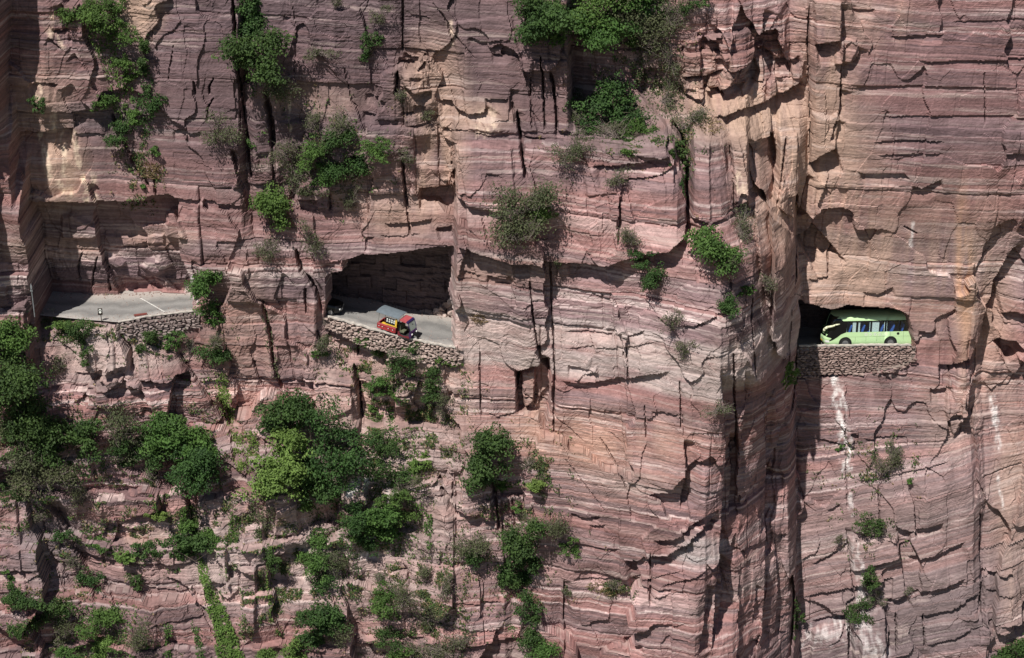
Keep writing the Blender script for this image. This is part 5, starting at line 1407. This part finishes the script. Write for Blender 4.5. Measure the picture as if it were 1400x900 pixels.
    o0 = np.array([0, .25, -.1])
    cc = c - root_pt
    fork = cc * .45 + np.array([0, -.1, 0])
    tr = (.05 + .03 * max(wx, wz)) if what == 'tree' else .03 + .012 * wx
    paths.append([(o0, tr * 1.3), (fork * .5 + r.normal(0, .05, 3), tr), (fork, tr * .75)])
    nb = min(ncl, 14 if kind != 'O' else 30)
    for k in range(nb):
        e = CC[k] + cc; m_ = (fork + e) / 2 + r.normal(0, .12 * max(wx, .4), 3) + np.array([0, 0, -.05])
        paths.append([(fork, tr * .6), (m_, tr * .4), (e, tr * .15)])
        if kind == 'O':
            for _ in range(3):
                e2 = e + r.normal(0, .35, 3) * max(wx, wz) * .6
                paths.append([(m_, .014), ((m_ + e2) / 2 + r.normal(0, .08, 3), .012), (e2, .006)])
    link("trunk" if what == 'tree' else "stems", limb_mesh(paths), root, M_bark if kind != 'O' else M_twig)
    return root

def vine(outline, n, kind, label, group, leaf=.19, thick=.16):
    """climbing plant clinging to the rock inside a pixel outline"""
    r = np.random.default_rng(len(label) + int(outline[0][0]))
    x0, x1 = min(p[0] for p in outline), max(p[0] for p in outline); y0, y1 = min(p[1] for p in outline), max(p[1] for p in outline)
    px = r.uniform(x0, x1, n * 4); py = r.uniform(y0, y1, n * 4)
    ok = inside(px + 7 * noise2(px * .07, py * .05) + r.normal(0, 1.5, len(px)), py + 7 * noise2(px * .07 + 9, py * .05), outline)
    # ragged edge and gaps
    ok &= noise2(px * .10, py * .07) + .25 * r.normal(size=len(px)) > (-.34 if 'mat' not in label and 'growth' not in label else -.02)
    px, py = px[ok][:n], py[ok][:n]
    step = 5
    gx_, gy_ = np.arange(x0 - step, x1 + 2 * step, step), np.arange(y0 - step, y1 + 2 * step, step)
    H = np.array([[surface_hit(a, b)[1] for a in gx_] for b in gy_])
    ii = np.clip(((py - gy_[0]) / step + .5).astype(int), 0, len(gy_) - 1); jj = np.clip(((px - gx_[0]) / step + .5).astype(int), 0, len(gx_) - 1)
    yd = H[ii, jj]
    P = np.array([at(a, b, d) for a, b, d in zip(px, py, yd)])
    dsurf = D[np.clip(np.searchsorted(zs, P[:, 2]), 0, NZ - 1), np.clip(np.searchsorted(xs, P[:, 0]), 0, NX - 1)]
    P[:, 1] = np.minimum(dsurf, P[:, 1] + .4) - np.abs(r.normal(0, thick, len(P))) - .04
    Nn = np.array([-.1, -.75, .55]) + r.normal(0, .4, (len(P), 3)); Nn /= np.linalg.norm(Nn, axis=1, keepdims=True)
    tone = np.clip(.5 + .35 * noise2(px * .06, py * .06) + r.uniform(-.35, .35, len(P)), 0, 1)
    V, F, T = leaves(P, Nn, leaf, tone, r, .4)
    c = P.mean(0)
    o = empty("climbing_vine", tuple(c)); tag(o, label, "vine", group)
    link("foliage", foliage_mesh("foliage", V - c, F, T), o, M_leaf[kind])
    paths = []
    top = sorted(outline, key=lambda q: q[1])[0]
    idx = r.choice(len(P), min(10, len(P)), replace=False)
    order = idx[np.argsort(-P[idx, 2])]
    paths.append([(P[k] - c + np.array([0, .05, 0]), .022) for k in order])
    link("stems", limb_mesh(paths), o, M_bark)
    return o

G1, G2, G3, G4, G5, G6 = "plants high on the left cliff", "plants on the central buttress", "plants round the left bend", "plants on the slope below the left bend", "plants in the gully below the three-wheeler", "plants on the right wall"
# centre, radii (photograph pixels), leaf kind, sort, label
PLANTS = [
 # high on the left
 (118,22,27,27,'G','bush',"bright bush at the very top left, filling the head of the gully",G1),
 (155,14,18,16,'G','bush',"small bright bush at the top edge, right of the gully head bush",G1),
 (167,46,22,17,'G','bush',"leafy bush in the upper gully below pale tan scar",G1),
 (192,74,13,28,'D','bush',"narrow dark bush hanging down the right side of the upper left gully",G1),
 (168,88,14,14,'G','bush',"small green bush in the middle of the upper left gully",G1),
 (178,108,10,10,'Y','bush',"tiny yellowish bush under the narrow dark gully bush",G1),
 (152,138,18,14,'G','bush',"green bush on the left lip of the gully, above the ferny one",G1),
 (203,142,18,15,'D','bush',"dark bush on the right lip of the gully, casting a long shadow",G1),
 (168,180,23,18,'D','bush',"dark ferny bush at the foot of the upper left gully",G1),
 (188,162,14,12,'G','bush',"middle bush between the two lips of the gully foot",G1),
 (208,210,10,8,'G','bush',"small round bright bush alone below the gully foot",G1),
 (207,236,17,14,'S','grass',"dry straw clump below the small round bright bush",G1),
 (201,258,7,7,'G','bush',"tiny green tuft at the edge of the dark overhang",G1),
 (54,146,10,15,'D','bush',"small dark bush in a crack of the tan face, far left",G1),
 (304,176,26,22,'O','bush',"olive twiggy shrub left of the long vertical crack",G1),
 (343,196,6,7,'G','bush',"tiny green bush in the long vertical crack",G1),
 (342,16,19,30,'D','tree',"dark tree at the top edge in the long vertical crack",G1),
 (361,72,33,32,'D','tree',"broad dark tree rooted in the crack below the top edge",G1),
 (378,112,28,24,'O','bush',"bare grey twiggy bush hanging under the broad dark crack tree",G1),
 (458,7,8,11,'O','bush',"thin olive bush near the top edge, left of the two on the face",G1),
 (522,22,14,16,'O','bush',"olive bush near the top edge above the narrow dark one",G1),
 (508,65,13,22,'D','bush',"narrow dark bush clinging to the purple upper face",G1),
 (434,72,22,11,'O','bush',"low faded olive bush on the purple upper face",G1),
 (550,134,10,12,'O','bush',"small olive bush left of the broken block stack",G1),
 (585,155,11,9,'O','bush',"small olive bush at the foot of the broken block stack",G1),
 (432,163,19,14,'O','bush',"olive bush topmost of the ledge thicket",G1),
 (478,164,24,18,'O','bush',"grey-green bush at the top right of the ledge thicket",G1),
 (463,188,20,22,'D','bush',"dark bush in the middle of the ledge thicket",G1),
 (395,202,20,18,'O','bush',"olive bush at the left end of the ledge thicket",G1),
 (428,214,22,20,'G','bush',"bright green bush in the heart of the ledge thicket",G1),
 (410,242,30,20,'O','bush',"twiggy olive bush over the boulder block of the ledge thicket",G1),
 (476,242,25,21,'D','bush',"dark green bush at the right end of the ledge thicket",G1),
 (446,236,20,16,'G','bush',"green bush between the boulder block and the thicket's right end",G1),
 (483,272,14,18,'O','bush',"bare twiggy bush drooping below the right end of the thicket",G1),
 (517,203,18,19,'G','tree',"single compact green tree right of the ledge thicket",G1),
 (558,206,10,15,'O','bush',"small olive bush beside the deep vertical crack",G1),
 (369,291,30,29,'G','bush',"wide green bush on the rib between the two road bends",G1),
 (365,338,17,22,'O','bush',"faded straggling bush below the wide green one on the rib",G1),
 (425,325,14,28,'O','bush',"bare twig bush on the lip left of the three-wheeler's tunnel",G1),
 # central buttress
 (716,10,26,20,'D','tree',"dark tree at the top edge, left end of the summit trees",G2),
 (752,30,32,26,'D','tree',"dark low tree next to the left end of the summit trees",G2),
 (792,22,48,42,'G','tree',"largest bright tree of the summit group at the top edge",G2),
 (842,18,40,36,'G','tree',"bright tree at the top edge right of the largest summit tree",G2),
 (816,56,28,17,'G','tree',"low bright tree drooping from the middle of the summit group",G2),
 (872,46,36,30,'O','bush',"grey-green bush at the right end of the summit trees",G2),
 (862,58,10,14,'G','bush',"small bright bush in front of the grey-green summit bush",G2),
 (915,24,24,20,'O','bush',"twiggy olive bush between the summit trees and the right corner bush",G2),
 (950,9,21,13,'D','bush',"dark bush at the top edge above the tan blocks",G2),
 (916,82,13,18,'O','bush',"small olive bush above the gully beside the tan blocks",G2),
 (795,126,9,15,'O','bush',"small upright bush above the left end of the terrace",G2),
 (836,150,42,30,'D','bush',"big dark bush spread over the buttress terrace",G2),
 (870,178,27,16,'G','bush',"bright bush at the right end of the buttress terrace",G2),
 (800,166,18,18,'O','bush',"olive bush at the left end of the buttress terrace",G2),
 (838,184,20,13,'O','bush',"grey-green bush at the front edge of the buttress terrace",G2),
 (905,130,15,22,'O','bush',"straggly bush above the buttress terrace, below the summit gully",G2),
 (776,210,27,20,'O','bush',"faded twiggy bush below the left end of the terrace",G2),
 (843,240,18,14,'O','bush',"thin grey twigs on the upper buttress face",G2),
 (944,158,25,18,'O','bush',"olive bush on the flat top of the square red pillar",G2),
 (972,176,14,8,'S','grass',"tawny grass on the right rim of the red pillar top",G2),
 (928,198,10,26,'D','bush',"dark climbing bush in the gully left of the red pillar",G2),
 (938,238,8,24,'D','bush',"dark leafy fringe in the lower gully left of the red pillar",G2),
 (718,275,36,34,'O','bush',"large olive bush on the left part of the buttress",G2),
 (708,318,36,28,'O','bush',"sprawling twiggy bush under the large olive one on the buttress",G2),
 (730,292,22,22,'G','bush',"greener bush inside the large olive clump of the buttress",G2),
 (763,361,8,10,'O','bush',"small olive bush at the head of the long thin crack",G2),
 (868,326,20,17,'O','bush',"olive bush on the diagonal ledge, topmost of three",G2),
 (880,352,15,14,'D','bush',"dark bush in the middle of the diagonal ledge's three",G2),
 (899,380,20,18,'D','bush',"round dark bush at the foot of the diagonal ledge",G2),
 (975,330,32,30,'G','bush',"sprawling bright bush under the square red pillar",G2),
 (992,362,20,22,'O','bush',"straggling bush hanging below the bright pillar bush",G2),
 (1014,312,17,26,'O','bush',"grey twiggy bush beside the pale slab",G2),
 (996,412,17,18,'D','bush',"dark bush on the prow below the pillar bushes",G2),
 (1016,396,11,10,'G','bush',"small bright bush next to the dark prow bush",G2),
 (1047,386,13,14,'O','bush',"faded bush on the pale slab's face",G2),
 (919,440,14,15,'O','bush',"olive bush on the pale band of the prow",G2),
 (938,472,14,14,'O','bush',"dull bush below the pale band of the prow",G2),
 (654,437,9,10,'S','grass',"dry grass clump on the left edge of the buttress at road height",G2),
 (980,555,17,12,'O','bush',"lone olive bush on the lower prow",G2),
 (1083,506,13,20,'Y','bush',"yellowish bush at the left end of the bus's retaining wall",G6),
 # left bend
 (284,390,26,22,'G','bush',"bright bush at the right end of the left bend",G3),
 (292,424,22,18,'G','bush',"bright bush just below the one at the right end of the left bend",G3),
 (290,462,15,18,'O','bush',"thin olive bush under the pair at the right end of the left bend",G3),
 (291,490,22,20,'D','bush',"dull dark bush above the hanging vine below the left bend",G3),
 (24,462,30,26,'G','tree',"bright green tree crown at the left edge below the road",G3),
 (28,525,48,44,'D','tree',"biggest dark tree at the left edge below the road",G3),
 (42,565,40,30,'D','tree',"dark tree under the biggest one at the left edge",G3),
 (62,438,22,9,'O','bush',"olive ground shrub at the road edge beside the grey pole",G3),
 (96,440,26,11,'G','bush',"low green shrub along the road edge, left of the signboard",G3),
 (112,462,18,20,'D','bush',"dark shrub hanging over the rock left of the signboard",G3),
 (122,488,10,14,'D','bush',"small dark shrub at the lower end of the hanging one",G3),
 (86,495,14,18,'O','bush',"bare twiggy shrub between the left tree and the hanging shrub",G3),
 (200,461,14,17,'D','bush',"green shrub at the left half of the dark stone wall",G3),
 (238,462,13,13,'G','bush',"green shrub at the right half of the dark stone wall",G3),
 (228,478,6,10,'G','bush',"small leafy shrub below the dark stone wall",G3),
 (260,478,9,14,'O','bush',"thin olive shrub at the corner below the dark stone wall",G3),
 # slope below the left bend
 (38,612,42,26,'O','bush',"olive thicket at the left edge under the dark trees",G4),
 (100,600,40,28,'D','bush',"dark spreading bush right of the left edge trees",G4),
 (60,648,44,22,'O','bush',"sparse bush with bare twigs at the left edge, lower slope",G4),
 (18,665,18,14,'D','bush',"small dark bush at the left edge above the grey rib",G4),
 (165,590,26,38,'O','bush',"tall olive bush left of the big bright tree",G4),
 (175,622,22,18,'D','bush',"dark bush at the foot of the tall olive one",G4),
 (245,572,46,34,'G','tree',"big bright tree in the middle of the lower left slope",G4),
 (262,606,38,28,'G','tree',"lower boughs tree joined to the big bright one",G4),
 (268,642,34,26,'D','tree',"dark tree under the big bright one",G4),
 (205,612,24,24,'D','bush',"dark bush filling the left side of the big bright tree",G4),
 (112,680,16,17,'O','bush',"olive bush on the slope below the dark spreading bush",G4),
 (212,706,18,10,'Y','bush',"low yellow-green bush under a dark ledge",G4),
 (137,734,15,12,'G','bush',"round green bush on the lower left banded rock",G4),
 (88,732,18,11,'D','bush',"dark low bush on the grey rib",G4),
 (48,706,17,9,'O','bush',"flat olive bush at the top of the grey rib",G4),
 (240,744,44,17,'D','bush',"long dark bush along the ledge of the lower left slope",G4),
 (272,728,28,20,'G','bush',"green bush at the right end of the long ledge bush",G4),
 (182,768,32,10,'Y','bush',"low yellowish bush at the left end of the long ledge bush",G4),
 (185,793,12,12,'D','bush',"small round dark bush below the long ledge bush",G4),
 (120,792,17,17,'D','bush',"dark bush at the lower end of the grey rib",G4),
 (105,765,12,12,'O','bush',"olive bush half way down the grey rib",G4),
 (12,786,8,14,'G','bush',"small upright bush at the left edge, low down",G4),
 (34,822,30,18,'D','bush',"dark bush at the left edge above the corner boulder",G4),
 (62,842,30,20,'D','bush',"broad dark bush near the lower left corner",G4),
 (85,862,24,20,'O','bush',"thin olive bush below the broad corner bush",G4),
 (92,890,20,12,'G','bush',"green bush at the bottom edge near the left corner",G4),
 (145,850,27,22,'G','bush',"leafy green bush near the bottom, left of the vine streaks",G4),
 (138,885,20,18,'Y','bush',"yellowish vine-like bush at the bottom edge",G4),
 (185,868,18,28,'O','bush',"olive bush right of the leafy green bottom bush",G4),
 (205,650,8,22,'O','bush',"thin hanging shrub on the banded face under the trees",G4),
 # between the bends
 (392,572,44,30,'D','tree',"dark tree behind the light green one",G5),
 (452,612,40,46,'D','tree',"tall dark tree right of the light green one",G5),
 (440,655,34,26,'D','tree',"dark low tree under the tall dark one",G5),
 (396,628,38,32,'Y','tree',"light yellow-green layered tree in the middle of the slope",G5),
 (415,690,15,16,'G','bush',"small bright bush under the light green tree",G5),
 (372,665,18,18,'D','bush',"dark bush at the left foot of the light green tree",G5),
 (440,462,17,18,'O','bush',"olive bush at the left end of the rubble wall",G5),
 (437,482,12,8,'G','bush',"small green bush below the left end of the rubble wall",G5),
 (522,478,20,18,'G','bush',"green bush under the rubble wall, left one of two",G5),
 (548,492,20,20,'D','bush',"dark bush under the rubble wall, right one of two",G5),
 (515,524,14,15,'G','bush',"green bush half way down the rubble slope",G5),
 (535,535,16,12,'G','bush',"small leafy bush beside the grey boulder",G5),
 (582,518,17,18,'D','bush',"dark bush right of the grey boulder",G5),
 (592,540,15,12,'D','bush',"dark bush below the one right of the grey boulder",G5),
 (605,492,18,10,'G','bush',"low green bush at the right end of the rubble wall",G5),
 (612,556,13,18,'O','bush',"olive bush at the right side of the rubble gully",G5),
 (512,562,9,8,'G','bush',"small round bush in the middle of the rubble gully",G5),
 (530,600,23,21,'D','bush',"dark rounded bush at the top of the green gully",G5),
 (530,645,26,20,'D','bush',"dark bush second down the green gully",G5),
 (556,662,22,16,'O','bush',"olive bush at the right side of the green gully",G5),
 (574,628,12,16,'Y','bush',"yellow-green bush at the right side of the green gully",G5),
 (540,680,20,15,'G','bush',"flat bright bush above the biggest gully bush",G5),
 (530,722,36,33,'G','bush',"biggest bush of the green gully",G5),
 (562,694,15,13,'G','bush',"small bright bush right of the flat bright one",G5),
 (500,742,14,18,'D','bush',"dark bush left of the biggest gully bush",G5),
 (475,705,22,24,'D','bush',"dark bush below the tall dark tree",G5),
 (430,752,24,26,'G','bush',"green bush on the broken slope left of the gully",G5),
 (460,760,22,20,'O','bush',"olive bush right of the green one on the broken slope",G5),
 (447,796,18,17,'D','bush',"compact dark bush on the broken slope",G5),
 (486,728,14,15,'G','bush',"small bush between the dark tree and the gully's biggest bush",G5),
 (660,618,33,27,'D','tree',"dense round dark tree on the edge of the central face",G5),
 (670,642,24,20,'D','tree',"lower crown tree hanging below the dense round one",G5),
 (681,662,15,10,'G','bush',"small green bush at the right foot of the dense round tree",G5),
 (729,629,17,11,'O','bush',"spiky grey-green bush on the face right of the round tree",G5),
 (741,660,20,13,'Y','bush',"yellow-green bush under the spiky grey-green one",G5),
 (712,690,11,9,'G','bush',"small green bush at the top of the right gully",G5),
 (650,742,24,26,'O','bush',"thin olive bush at the left of the right gully",G5),
 (655,765,18,16,'D','bush',"dark bush below the thin olive one of the right gully",G5),
 (714,738,33,26,'D','bush',"largest dark bush of the right gully",G5),
 (712,772,28,22,'D','bush',"dark bush under the largest of the right gully",G5),
 (768,726,25,20,'O','bush',"olive bush right of the right gully",G5),
 (779,745,15,13,'G','bush',"small green bush at the foot of the olive one right of the gully",G5),
 (725,712,14,12,'O','bush',"small olive bush above the largest dark one of the right gully",G5),
 (704,800,22,17,'D','bush',"dark bush half way down the right gully",G5),
 (722,822,18,16,'D','bush',"dark bush low in the right gully",G5),
 (712,858,22,19,'D','tree',"round dark tree near the bottom of the right gully",G5),
 (744,882,22,17,'G','tree',"bright tree at the bottom edge of the right gully",G5),
 (830,808,24,11,'S','grass',"dry grass along a ledge of the lower buttress",G2),
 (838,800,12,9,'O','bush',"olive shrub at the right end of the dry grass ledge",G2),
 (773,810,8,7,'O','bush',"tiny shrub at the left end of the dry grass ledge",G2),
 (530,822,22,22,'G','bush',"green bush low in the green gully",G5),
 (558,812,22,18,'O','bush',"olive bush right of the green bush low in the gully",G5),
 (448,848,42,24,'D','bush',"big dark bush near the bottom edge",G5),
 (425,872,26,18,'D','bush',"dark bush below the left side of the big bottom bush",G5),
 (470,865,22,20,'O','bush',"olive bush at the right of the big bottom bush",G5),
 (528,865,22,18,'D','bush',"dark bush at the bottom of the green gully",G5),
 (545,890,18,12,'G','bush',"bright bush at the bottom edge of the green gully",G5),
 (585,880,28,16,'O','bush',"olive thicket at the bottom edge beside the central face",G5),
 (592,838,18,26,'O','bush',"tall olive bush at the left margin of the banded face",G5),
 (605,800,12,14,'O','bush',"small olive bush at the upper left of the banded face",G5),
 (636,872,24,13,'O','bush',"straggling olive bush on the foot of the banded face",G5),
 (365,886,22,15,'G','bush',"green bush at the bottom edge right of the yellow vine",G5),
 (402,884,15,20,'Y','bush',"yellow-green upright bush at the bottom edge",G5),
 (520,785,12,14,'O','bush',"thin bush left of the small square block in the gully",G5),
 (578,785,12,16,'O','bush',"thin bush right of the small square block in the gully",G5),
 (370,760,14,14,'D','bush',"dark bush on the pale rocks right of the vine streaks",G5),
 # right wall
 (1184,716,16,16,'D','bush',"dark bush on the right wall, upper of the two clear ones",G6),
 (1206,722,14,12,'O','bush',"olive bush touching the upper dark one of the right wall",G6),
 (1185,796,13,22,'D','bush',"narrow dark bush above the whitish rocks of the right wall",G6),
 (1172,826,22,18,'D','bush',"dark bush spread on the whitish rocks of the right wall",G6),
 (1196,815,12,12,'O','bush',"olive bush at the right side of the whitish rocks",G6),
 (1208,638,25,18,'O','bush',"dry twiggy bush high on the lower right wall",G6),
 (1225,612,18,12,'O','bush',"thin faded bush just below the bus's retaining wall",G6),
 (1150,733,8,8,'O','bush',"tiny olive bush left of the upper dark bush of the right wall",G6),
 (1242,656,5,6,'G','bush',"tiny green tuft on the banded right wall",G6),
 (1147,613,5,5,'G','bush',"tiny bright tuft on the white streak of the right wall",G6),
 (1090,840,9,26,'D','bush',"dark bush in the shadowed cleft right of the prow",G6),
 (1384,888,30,18,'D','tree',"dark tree top in the lower right corner",G6),
 (1243,803,7,8,'O','bush',"small olive tuft beside the lower right blocks",G6),
]
for cx, cy, rx, ry, kind, what, label, grp in PLANTS:
    plant(cx, cy, rx, ry, kind, what, label, grp)

VINES = [
 ([(118,40),(140,35),(170,70),(185,120),(178,165),(160,170),(150,120),(135,80)], 1100, 'G', "loose growth hanging down the upper left gully", .17),
 ([(192,90),(205,95),(212,140),(210,175),(196,190),(190,150)], 600, 'D', "dark growth trailing along the right edge of the upper left gully", .17),
 ([(326,20),(345,20),(352,110),(348,135),(330,80)], 700, 'D', "dark growth filling the long vertical crack at the top", .17),
 ([(395,205),(440,190),(500,215),(500,262),(450,268),(400,255)], 900, 'O', "dull creeper mat behind the ledge thicket", .16),
 ([(785,150),(900,140),(900,190),(860,200),(790,188)], 900, 'O', "dull creeper mat over the buttress terrace", .16),
 ([(860,60),(930,60),(935,150),(905,165),(870,120)], 900, 'O', "dull creeper mat below the summit trees' right end", .16),
 ([(0,560),(130,580),(150,640),(60,690),(0,680)], 1500, 'D', "dark scrub mat under the trees at the left edge", .19),
 ([(495,590),(580,585),(590,700),(560,770),(500,740)], 1500, 'G', "green scrub mat down the middle gully", .18),
 ([(420,690),(490,690),(495,820),(430,830)], 1000, 'D', "dark scrub mat on the broken slope left of the gully", .18),
 ([(560,760),(600,740),(650,860),(640,900),(560,900)], 1000, 'O', "olive scrub mat beside the banded face at the bottom", .17),
 ([(80,820),(200,825),(210,900),(70,900)], 1000, 'G', "green scrub mat at the bottom left", .18),
 ([(268,752),(282,768),(290,800),(308,835),(322,862),(334,902),(300,902),(292,860),(280,815)], 2600, 'Y', "bright yellow-green vine carpet hanging to the bottom edge", .19),
 ([(248,690),(268,690),(272,745),(252,745),(246,715)], 900, 'G', "green vine hanging below the big bright tree", .18),
 ([(294,505),(306,505),(322,560),(316,590),(305,565),(300,545)], 700, 'Y', "vine trailing down the cleft below the left bend", .17),
 ([(316,590),(350,588),(356,630),(345,645),(322,640)], 900, 'Y', "yellow-green vine mat left of the light green tree", .17),
 ([(364,745),(372,745),(376,850),(366,852)], 420, 'Y', "thin vine streak on the pale rocks", .16),
 ([(224,848),(231,848),(236,898),(228,898)], 260, 'G', "short vine streak near the bottom edge", .16),
 ([(262,845),(272,860),(282,900),(272,900)], 260, 'G', "slanting vine streak left of the bright vine carpet", .16),
 ([(315,700),(330,705),(325,742),(312,738)], 380, 'G', "vine patch on the pale blocks right of the long ledge bush", .17),
 ([(340,685),(372,690),(378,720),(352,735),(345,712)], 480, 'O', "dull creeper between the light green tree and pale blocks", .17),
 ([(528,555),(536,555),(540,585),(530,585)], 220, 'G', "short hanging vine above the dark rounded gully bush", .15),
 ([(580,700),(588,700),(592,745),(584,750)], 260, 'G', "hanging vine on the left margin of the central face", .16),
 ([(358,410),(366,432),(376,470),(384,520),(376,520),(366,470)], 260, 'O', "thin creeper in the long crack between the two bends", .15),
 ([(735,620),(746,640),(748,680),(738,690),(732,650)], 200, 'O', "creeper beside the yellow-green bush on the face", .15),
 ([(560,640),(582,612),(590,630),(570,665)], 420, 'Y', "yellow-green creeper at the right rim of the green gully", .17),
]
for ol, n, kind, label, lf in VINES:
    vine(ol, n, kind, label, "climbing vines on the lower cliff", lf)

# low growth and dry weeds along the ledges of the slope: nobody could count it
def ground_cover():
    r = np.random.default_rng(99)
    spots = [(520,600,70,150,1500),(430,770,90,80,1200),(560,820,70,80,1500),(90,700,90,90,700),(200,720,110,60,700),(80,840,70,60,700),(320,700,60,80,500),(360,830,60,70,700),(700,720,60,120,800),(600,580,40,70,600),
             (880,110,60,80,900),(860,190,80,20,400),(110,450,60,25,600),(200,470,70,20,350),(450,210,80,60,500),(190,230,30,60,350),(500,500,60,40,400),(740,640,30,40,200),(1180,730,50,30,150),(60,600,70,60,900),(250,640,80,50,500),(920,180,40,40,350),(830,806,35,8,200),(1180,640,60,40,200),(130,880,90,25,500),(310,720,60,40,500),(375,800,30,90,500),(600,830,30,70,600),(545,560,60,60,600),(270,600,40,110,400),(1225,625,40,40,150)]
    Ps, Ts = [], []
    for cx, cy, rx, ry, n in spots:
        n = int(n * 3.0); px = r.normal(cx, rx * .55, n); py = r.normal(cy, ry * .55, n)
        ok = noise2(px * .04 + 3, py * .045) + .5 * noise2(px * .13, py * .13) > .16
        for a, b in zip(px[ok], py[ok]):
            if not (0 < a < 1400 and 0 < b < 905): continue
            Ps.append((a, b))
    # one sight line per ledge cell, leaves scattered round it
    pts = []
    cache = {}
    for a, b in Ps:
        key = (int(a / 3), int(b / 3))
        if key not in cache: cache[key] = surface_hit(key[0] * 3 + 1.5, key[1] * 3 + 1.5)
        h = cache[key]
        if HOLE[np.clip(np.searchsorted(zs, h[2]) + 0, 0, NZ - 1), np.clip(np.searchsorted(xs, h[0]), 0, NX - 1)] or abs(h[1] - BASE[np.clip(np.searchsorted(zs, h[2]), 0, NZ - 1), np.clip(np.searchsorted(xs, h[0]), 0, NX - 1)]) > 2.2: continue
        pts.append((h[0] + (a - key[0] * 3 - 1.5) / 15, h[1], h[2] - (b - key[1] * 3 - 1.5) / 14))
    P = np.repeat(np.array(pts), 4, axis=0) + r.normal(0, .12, (len(pts) * 4, 3))
    ds = D[np.clip(np.searchsorted(zs, P[:, 2]), 0, NZ - 1), np.clip(np.searchsorted(xs, P[:, 0]), 0, NX - 1)]
    P[:, 1] = ds - np.abs(r.normal(.04, .08, len(P)))
    Nn = np.array([0, -.5, .8]) + r.normal(0, .5, (len(P), 3)); Nn /= np.linalg.norm(Nn, axis=1, keepdims=True)
    pick = r.random(len(pts)).repeat(4)
    for nm, sel, mk in (("ground_cover", pick < .42, 'O'), ("creeping_weeds", (pick >= .42) & (pick < .78), 'G'), ("dry_grass", pick >= .78, 'S')):
        q = P[sel]
        V, F, T = leaves(q, Nn[sel], .17, r.uniform(0, 1, len(q)), r)
        o = link(nm, foliage_mesh(nm, V, F, T), mat=M_leaf[mk])
        tag(o, {"ground_cover": "low olive weeds scattered on the ledges and slopes", "creeping_weeds": "fresh green weeds creeping over the ledges and slopes", "dry_grass": "dry straw-coloured weeds scattered on the ledges and slopes"}[nm], {"ground_cover": "weeds", "creeping_weeds": "weeds", "dry_grass": "grass"}[nm], kind="stuff")
ground_cover()
